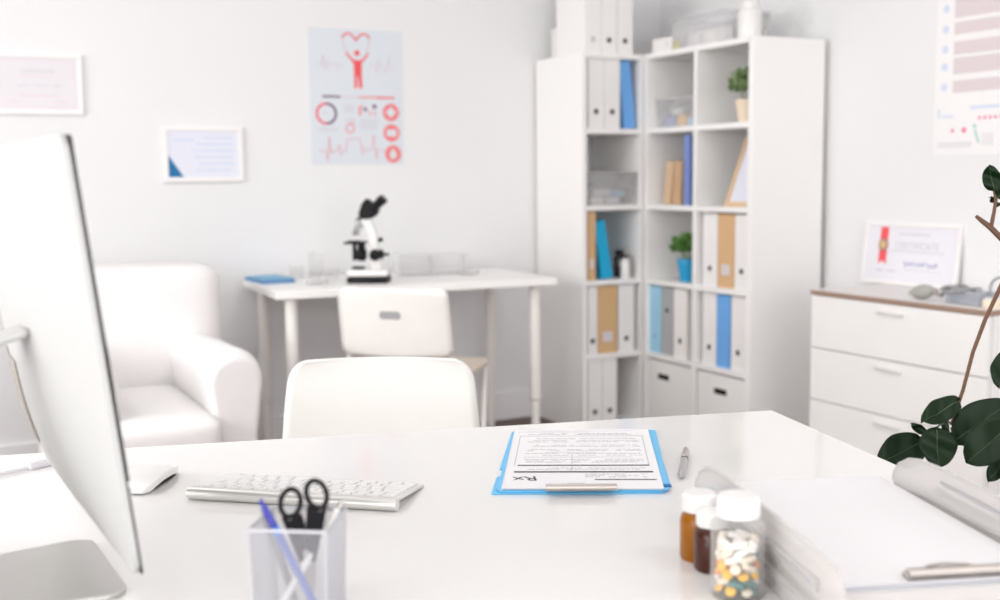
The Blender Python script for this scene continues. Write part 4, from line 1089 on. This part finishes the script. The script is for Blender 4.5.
# pills: packed by layers
rnd = random.Random(21)
caps = {}
def capsule_mesh(kind):
    mb = MB()
    if kind == 'cap': 
        R, L_ = .0036, .0060
        prof_ = [(0, -L_-R)]+[(R*math.cos(a), -L_+R*math.sin(a)) for a in (-1.0, -.5, 0)]+[(R*math.cos(a), L_+R*math.sin(a)) for a in (0, .5, 1.0)]+[(0, L_+R)]
        mb.lathe(prof_, seg=14)
    else: mb.lathe([(0, -.0028), (.003, -.0026), (.0052, -.0014), (.0056, 0), (.0052, .0014), (.003, .0026), (0, .0028)], seg=16)
    return mb
proto = {}
layer_cols = []
cols_low = ['pt', 'pt', 'po', 'py', 'pw', 'po', 'pc', 'pt', 'pw', 'py']
cols_hi = ['pw', 'pw', 'pc', 'pw', 'pw', 'pc', 'pw', 'pc']
labels = {'pt': 'teal capsule among the pills in the clear bottle', 'po': 'orange pill among the pills in the clear bottle', 'py': 'yellow pill among the pills in the clear bottle', 'pw': 'white pill among the pills in the clear bottle', 'pc': 'cream pill among the pills in the clear bottle'}
zc = .0075; li = 0
while zc < .060:
    ring_n = 7; off = rnd.random()*6
    for k in range(ring_n+2):
        if k < ring_n: a = off+k*2*PI/ring_n; rr5 = rB-.0088
        else: a = off + (k-ring_n)*PI; rr5 = .0065
        cc = rnd.choice(cols_low if zc < .038 else cols_hi)
        if zc > .034 and zc < .044 and rnd.random() < .3: cc = rnd.choice(['pt', 'po'])
        kind = 'cap' if cc == 'pt' or (cc == 'pw' and rnd.random() < .35) or (cc == 'pc' and rnd.random() < .3) else 'tab'
        if (cc, kind) not in proto:
            o = obj('capsule' if kind == 'cap' else 'pill', capsule_mesh(kind), M[cc]); proto[(cc, kind)] = o.data
        else:
            o = bpy.data.objects.new('capsule' if kind == 'cap' else 'pill', proto[(cc, kind)]); COL.objects.link(o)
        if kind == 'cap': e_ = Euler((PI/2+rnd.uniform(-.5, .5), 0, a+rnd.uniform(-.25, .25)))
        else: e_ = Euler((rnd.uniform(.2, 1.2), rnd.uniform(-.4, .4), a+PI/2))
        if kind == 'cap': rr5 = min(rr5, .0158)
        o.rotation_euler = e_; o.location = (pb.x+rr5*math.cos(a), pb.y+rr5*math.sin(a), DZ+zc+rnd.uniform(-.001, .001))
        tag(o, labels[cc].replace('pill', 'oval capsule', 1) if (kind == 'cap' and cc != 'pt') else labels[cc], 'pill', {'pt': 'teal capsules', 'po': 'orange pills', 'py': 'yellow pills', 'pw': 'white pills', 'pc': 'cream pills'}[cc]+(' shaped as capsules' if kind == 'cap' and cc != 'pt' else '')+' in the clear bottle')
    zc += .0078; li += 1

# ---------------------------------------------------------------- letter trays with clipboard
s_ax = Vector((.94, -.342, 0)).normalized(); k_ax = Vector((.342, .94, 0)).normalized()
def TP(s, k): return s_ax*s + k_ax*k
tc_ = TP(.5225, 1.080)
def tray(label, z0, group):
    t = thing('letter_tray', label, 'letter tray', mx=frame_mx(Vector((tc_.x, tc_.y, z0)), s_ax, k_ax))
    obj('tray_floor', MB().box((0, .0, .002), (.246, .385, .003)), M['smoke'], t)
    for sgn in (-1, 1):
        # side wall outline in (along, height): a long leaf shape
        out = [(-.205, .0), (-.212, .010), (-.210, .024), (-.196, .0325), (-.10, .035), (.0, .035), (.08, .0345), (.125, .033), (.155, .029), (.178, .021), (.190, .012), (.192, .005), (.188, .0)]
        out = [(a if a < 0 else a+(.008 if z0 > DZ+.01 else 0), b_*(1.42 if z0 > DZ+.01 else 1)) for a, b_ in out]
        mb = MB(); mb.prism(out, -.0015, .0015, Matrix(((0, 0, 1, sgn*.1245), (1, 0, 0, 0), (0, 1, 0, 0), (0, 0, 0, 1))))
        w = obj('side_wall', mb, M['smoke'], t, bevel=.0008)
        # rolled lip along the top, and a raised rib
        lip = [(sgn*.1245, a, b_) for a, b_ in out[1:-1]]
        obj('lip', MB().tube(lip, .0022, 8), M['smoke'], w)
        obj('rib', MB().box((sgn*.1275, -.03, .020), (.003, .27, .010), bev=.0012), M['smoke'], w)
        obj('inner_groove', MB().box((sgn*.1222, -.045, .034 if z0 > DZ+.01 else .026), (.0012, .26, .0035)), M['grey'], w)
        obj('slot', MB().box((sgn*.1295, -.03, .020), (.001, .255, .003)), M['grey'], w)
    obj('back_lip', MB().box((0, -.191, .012), (.244, .004, .022)), M['smoke'], t)
    return t
tray('lower of the two smoky clear letter trays stacked at the right of the desk', DZ, 'smoky clear letter trays')
tray('upper of the two smoky clear letter trays, holding the clipboard', DZ+.0255, 'smoky clear letter trays')
zf = DZ+.0255+.0037
tcb = TP(.5235, 1.112)
cb = thing('clipboard', 'clipboard with a blank white sheet lying in the upper letter tray', 'clipboard', mx=frame_mx(Vector((tcb.x, tcb.y, zf)), s_ax, k_ax))
obj('board', MB().box((.0, .000, .0015), (.226, .362, .003), bev=.001), M['cuff'], cb)
obj('sheet', MB().box((.001, .004, .0044), (.218, .352, .0026)), M['paper'], cb)
cbar = obj('clip', MB().tube([(-.030, -.168, .0115), (.084, -.168, .0115)], .0052, 14), M['steel'], cb)
mb = MB(); pts = [(x+.020, y-.008, z) for x, y, z in ((-.050, -.158, .010), (-.046, -.145, .0065), (-.026, -.143, .0065), (-.018, -.134, .008), (0, -.130, .0085), (.024, -.134, .008), (.032, -.143, .0065), (.062, -.145, .0065), (.066, -.158, .010))]
mb.tube(pts, .0014, 8)
obj('clip_wire', mb, M['steel'], cbar)
obj('clip_plate', MB().box((.028, -.1615, .0075), (.112, .016, .0018)), M['steel'], cbar)

# ---------------------------------------------------------------- rubber plant at the right
PDp = 1.90
trunk0 = atd(1075, 420, 1.95); tx, ty = trunk0.x, trunk0.y
fp = thing('rubber_plant', 'tall rubber plant with dark glossy oval leaves right of the desk', 'plant', (tx, ty, 0))
o3 = Vector((tx, ty, 0))
def L3(x, y, d=PDp): return atd(x, y, d)-o3
obj('planter', MB().lathe([(0, 0), (.13, 0), (.135, .01), (.165, .30), (.17, .31), (.155, .31), (.15, .28), (0, .27)], seg=40), M['gpot'], fp)
obj('soil', MB().lathe([(0, .272), (.149, .272), (.149, .285), (0, .290)], seg=32), M['soil'], fp)
hj = L3(1012, 262, 1.93)
obj('trunk', MB().tube([(0, 0, .27), (.004, .003, .55), (-.004, .0, .80), (.0, .0, hj.z+.05), (.0, .0, 1.30)], [.012, .011, .010, .008, .003], 12), M['stem'], fp)
br = obj('branch', MB().tube([(0, 0, hj.z+.06), (hj.x*.5, hj.y*.5, hj.z+.05), hj, L3(1000, 288), L3(985, 320), L3(973, 352), L3(963, 390), L3(957, 408), L3(951, 425)], [.006, .005, .0040, .0036, .0034, .0032, .003, .0028, .0024], 10), M['stem'], fp)
obj('branch', MB().tube([(0, 0, 1.00), L3(1020, 256), L3(1001, 238), L3(990, 227), L3(982, 221), L3(976, 216)], [.007, .0058, .005, .0048, .004, .0028], 10), M['stem'], fp)
obj('twig', MB().tube([L3(991, 227), L3(994, 212), L3(996, 200), L3(994, 190)], [.0035, .003, .0028, .0022], 8), M['stem'], fp)
def leaf(bx, by, tx_, ty_, wpx, roll=0, d0=PDp, d1=None, stalk=None, curl=.12, crest=0):
    d1 = d1 or d0
    B = L3(bx, by, d0); Tt = L3(tx_, ty_, d1); ax = (Tt-B); Ln = ax.length; ax.normalize()
    view = (B+o3-C0).normalized()
    sd = ax.cross(-view).normalized(); nn = sd.cross(ax).normalized()
    q = Matrix.Rotation(roll, 3, ax); sd = q @ sd; nn = q @ nn
    W = wpx*d0/FPX/2
    mb = MB()
    def f(u, v):
        x = 2*u-1; w = W*(math.sin(PI*min(1, v*.97+.015)**.85)**.62) if 0 < v < 1 else W*.03
        if v > .9: w *= (1-((v-.9)/.1)**2*.55)
        return B + ax*Ln*v + sd*(x*w) + nn*(-abs(x)**1.3*W*.22*math.copysign(1, -1)*-1*0 + W*.25*abs(x) - curl*Ln*(v-.3)**2 + .004*math.sin(v*9+x*2))
    mb.grid(f, 11, 22)
    lf = obj('leaf', mb, M['leaf'], fp, solid=.0009, smooth=70)
    mr = MB(); mr.tube([f(.5, .02+.95*i/9)+nn*.0006 for i in range(10)], [.0013-.0001*i for i in range(10)], 6)
    obj('midrib', mr, M['vein'], lf)
    if stalk: obj('stalk', MB().tube([B, (B+L3(*stalk))/2+Vector((0, 0, .003)), L3(*stalk)], .0016, 6), M['vein'], lf)
leaf(922, 442, 878, 464, 37, .15, 1.92, 1.90, (940, 431))
leaf(936, 428, 939, 468, 36, -.2, 1.86, 1.84, (945, 424))
leaf(959, 401, 922, 422, 25, .25, 1.90, 1.87, (957, 408))
leaf(926, 433, 911, 424, 9, 0, 1.89, 1.89, (944, 431))
leaf(944, 420, 952, 446, 15, .9, 1.94, 1.95, (951, 424))
leaf(955, 441, 1010, 402, 42, -.1, 1.88, 1.86, (951, 428))
leaf(1012, 424, 966, 463, 42, .1, 1.80, 1.82, (1030, 418))
leaf(1006, 458, 988, 482, 16, .4, 1.84, 1.84, (1014, 450))
leaf(1010, 352, 999, 388, 26, .2, 1.88, 1.86, (1018, 344))
leaf(994, 191, 989, 165, 18, .1, 1.90, 1.89, None)
leaf(996, 198, 1010, 183, 16, .5, 1.90, 1.90, None)
leaf(999, 206, 990, 197, 8, .9, 1.91, 1.91, None)
leaf(952, 430, 964, 446, 12, .3, 1.93, 1.93, None)
leaf(1030, 300, 1060, 260, 40, .2, 1.95, 1.90, (1060, 320))
leaf(1080, 330, 1110, 300, 44, .4, 2.0, 2.05, (1075, 350))
leaf(1077, 118, 1064, 78, 30, .5, 1.95, 1.92, None)
leaf(1078, 122, 1104, 92, 34, .2, 1.95, 1.99, None)
leaf(1076, 140, 1046, 118, 30, .3, 1.95, 1.90, None)
leaf(1075, 200, 1050, 160, 42, .3, 1.95, 1.90, (1076, 220))

# ---------------------------------------------------------------- unseen ceiling panels, added for general fill light
for i, (x, y) in enumerate(((-.6, 2.6), (1.6, 2.6), (-.6, -.2), (1.6, -.2))):
    t = thing('ceiling_panel_light', ['square ceiling light over the armchair side of the room', 'square ceiling light over the middle of the room', 'square ceiling light behind the camera at the left', 'square ceiling light behind the camera at the right'][i], 'light', (x, y, ZC), 0, 'ceiling panel lights')
    mb = MB(); 
    for a, b_ in (((0, -.295, -.012), (.61, .02, .024)), ((0, .295, -.012), (.61, .02, .024)), ((-.295, 0, -.012), (.02, .57, .024)), ((.295, 0, -.012), (.02, .57, .024))): mb.box(a, b_)
    obj('frame', mb, M['trim'], t); obj('diffuser', MB().box((0, 0, -.010), (.57, .57, .008)), M['lamp'], t)

# ---------------------------------------------------------------- light
def area(name, loc, rot, sx, sy, power, col):
    l = bpy.data.lights.new(name, 'AREA'); l.shape = 'RECTANGLE'; l.size = sx; l.size_y = sy; l.energy = power; l.color = col
    o = bpy.data.objects.new(name, l); COL.objects.link(o); o.location = loc; o.rotation_euler = rot; return o
K = 1.0
def win_light(name, axis, w, power):
    u0, u1, z0, z1 = w
    if axis == 'x': area(name, (XL-T-.05, (u0+u1)/2, (z0+z1)/2), (0, -PI/2, 0), z1-z0, u1-u0, power, (1, .985, .975))
    else: area(name, ((u0+u1)/2, YF-T-.05, (z0+z1)/2), (PI/2, 0, 0), u1-u0, z1-z0, power, (1, .985, .98))
win_light('daylight_window_1', 'x', WL[0], 90*K); win_light('daylight_window_2', 'x', WL[1], 140*K); win_light('daylight_window_3', 'y', WF[0], 140*K)
for i, (x, y) in enumerate(((-.6, 2.6), (1.6, 2.6), (-.6, -.2), (1.6, -.2))):
    area('ceiling_lamp_light', (x, y, ZC-.03), (0, 0, 0), .55, .55, 9*K, (1, .985, .96))  # extra soft fill added below each unseen ceiling panel
w = bpy.data.worlds.new('sky'); S.world = w; w.use_nodes = True
w.node_tree.nodes['Background'].inputs['Color'].default_value = (.94, .96, 1, 1); w.node_tree.nodes['Background'].inputs['Strength'].default_value = 1.0

# ---------------------------------------------------------------- camera
cd = bpy.data.cameras.new('camera'); cam = bpy.data.objects.new('camera', cd); COL.objects.link(cam)
cd.sensor_width = 36; cd.lens = FPX*36/1000; cd.clip_start = .02
m = Matrix.Identity(4)
for i in range(3): m[i][0] = RT[i]; m[i][1] = UP[i]; m[i][2] = -FW[i]; m[i][3] = C0[i]
cam.matrix_world = m
cd.dof.use_dof = True; cd.dof.focus_distance = 1.70; cd.dof.aperture_fstop = 3.7
S.camera = cam
S.view_settings.view_transform = 'Standard'; S.view_settings.look = 'None'; S.view_settings.gamma = 1; S.view_settings.exposure = -0.40
S.view_settings.use_curve_mapping = False
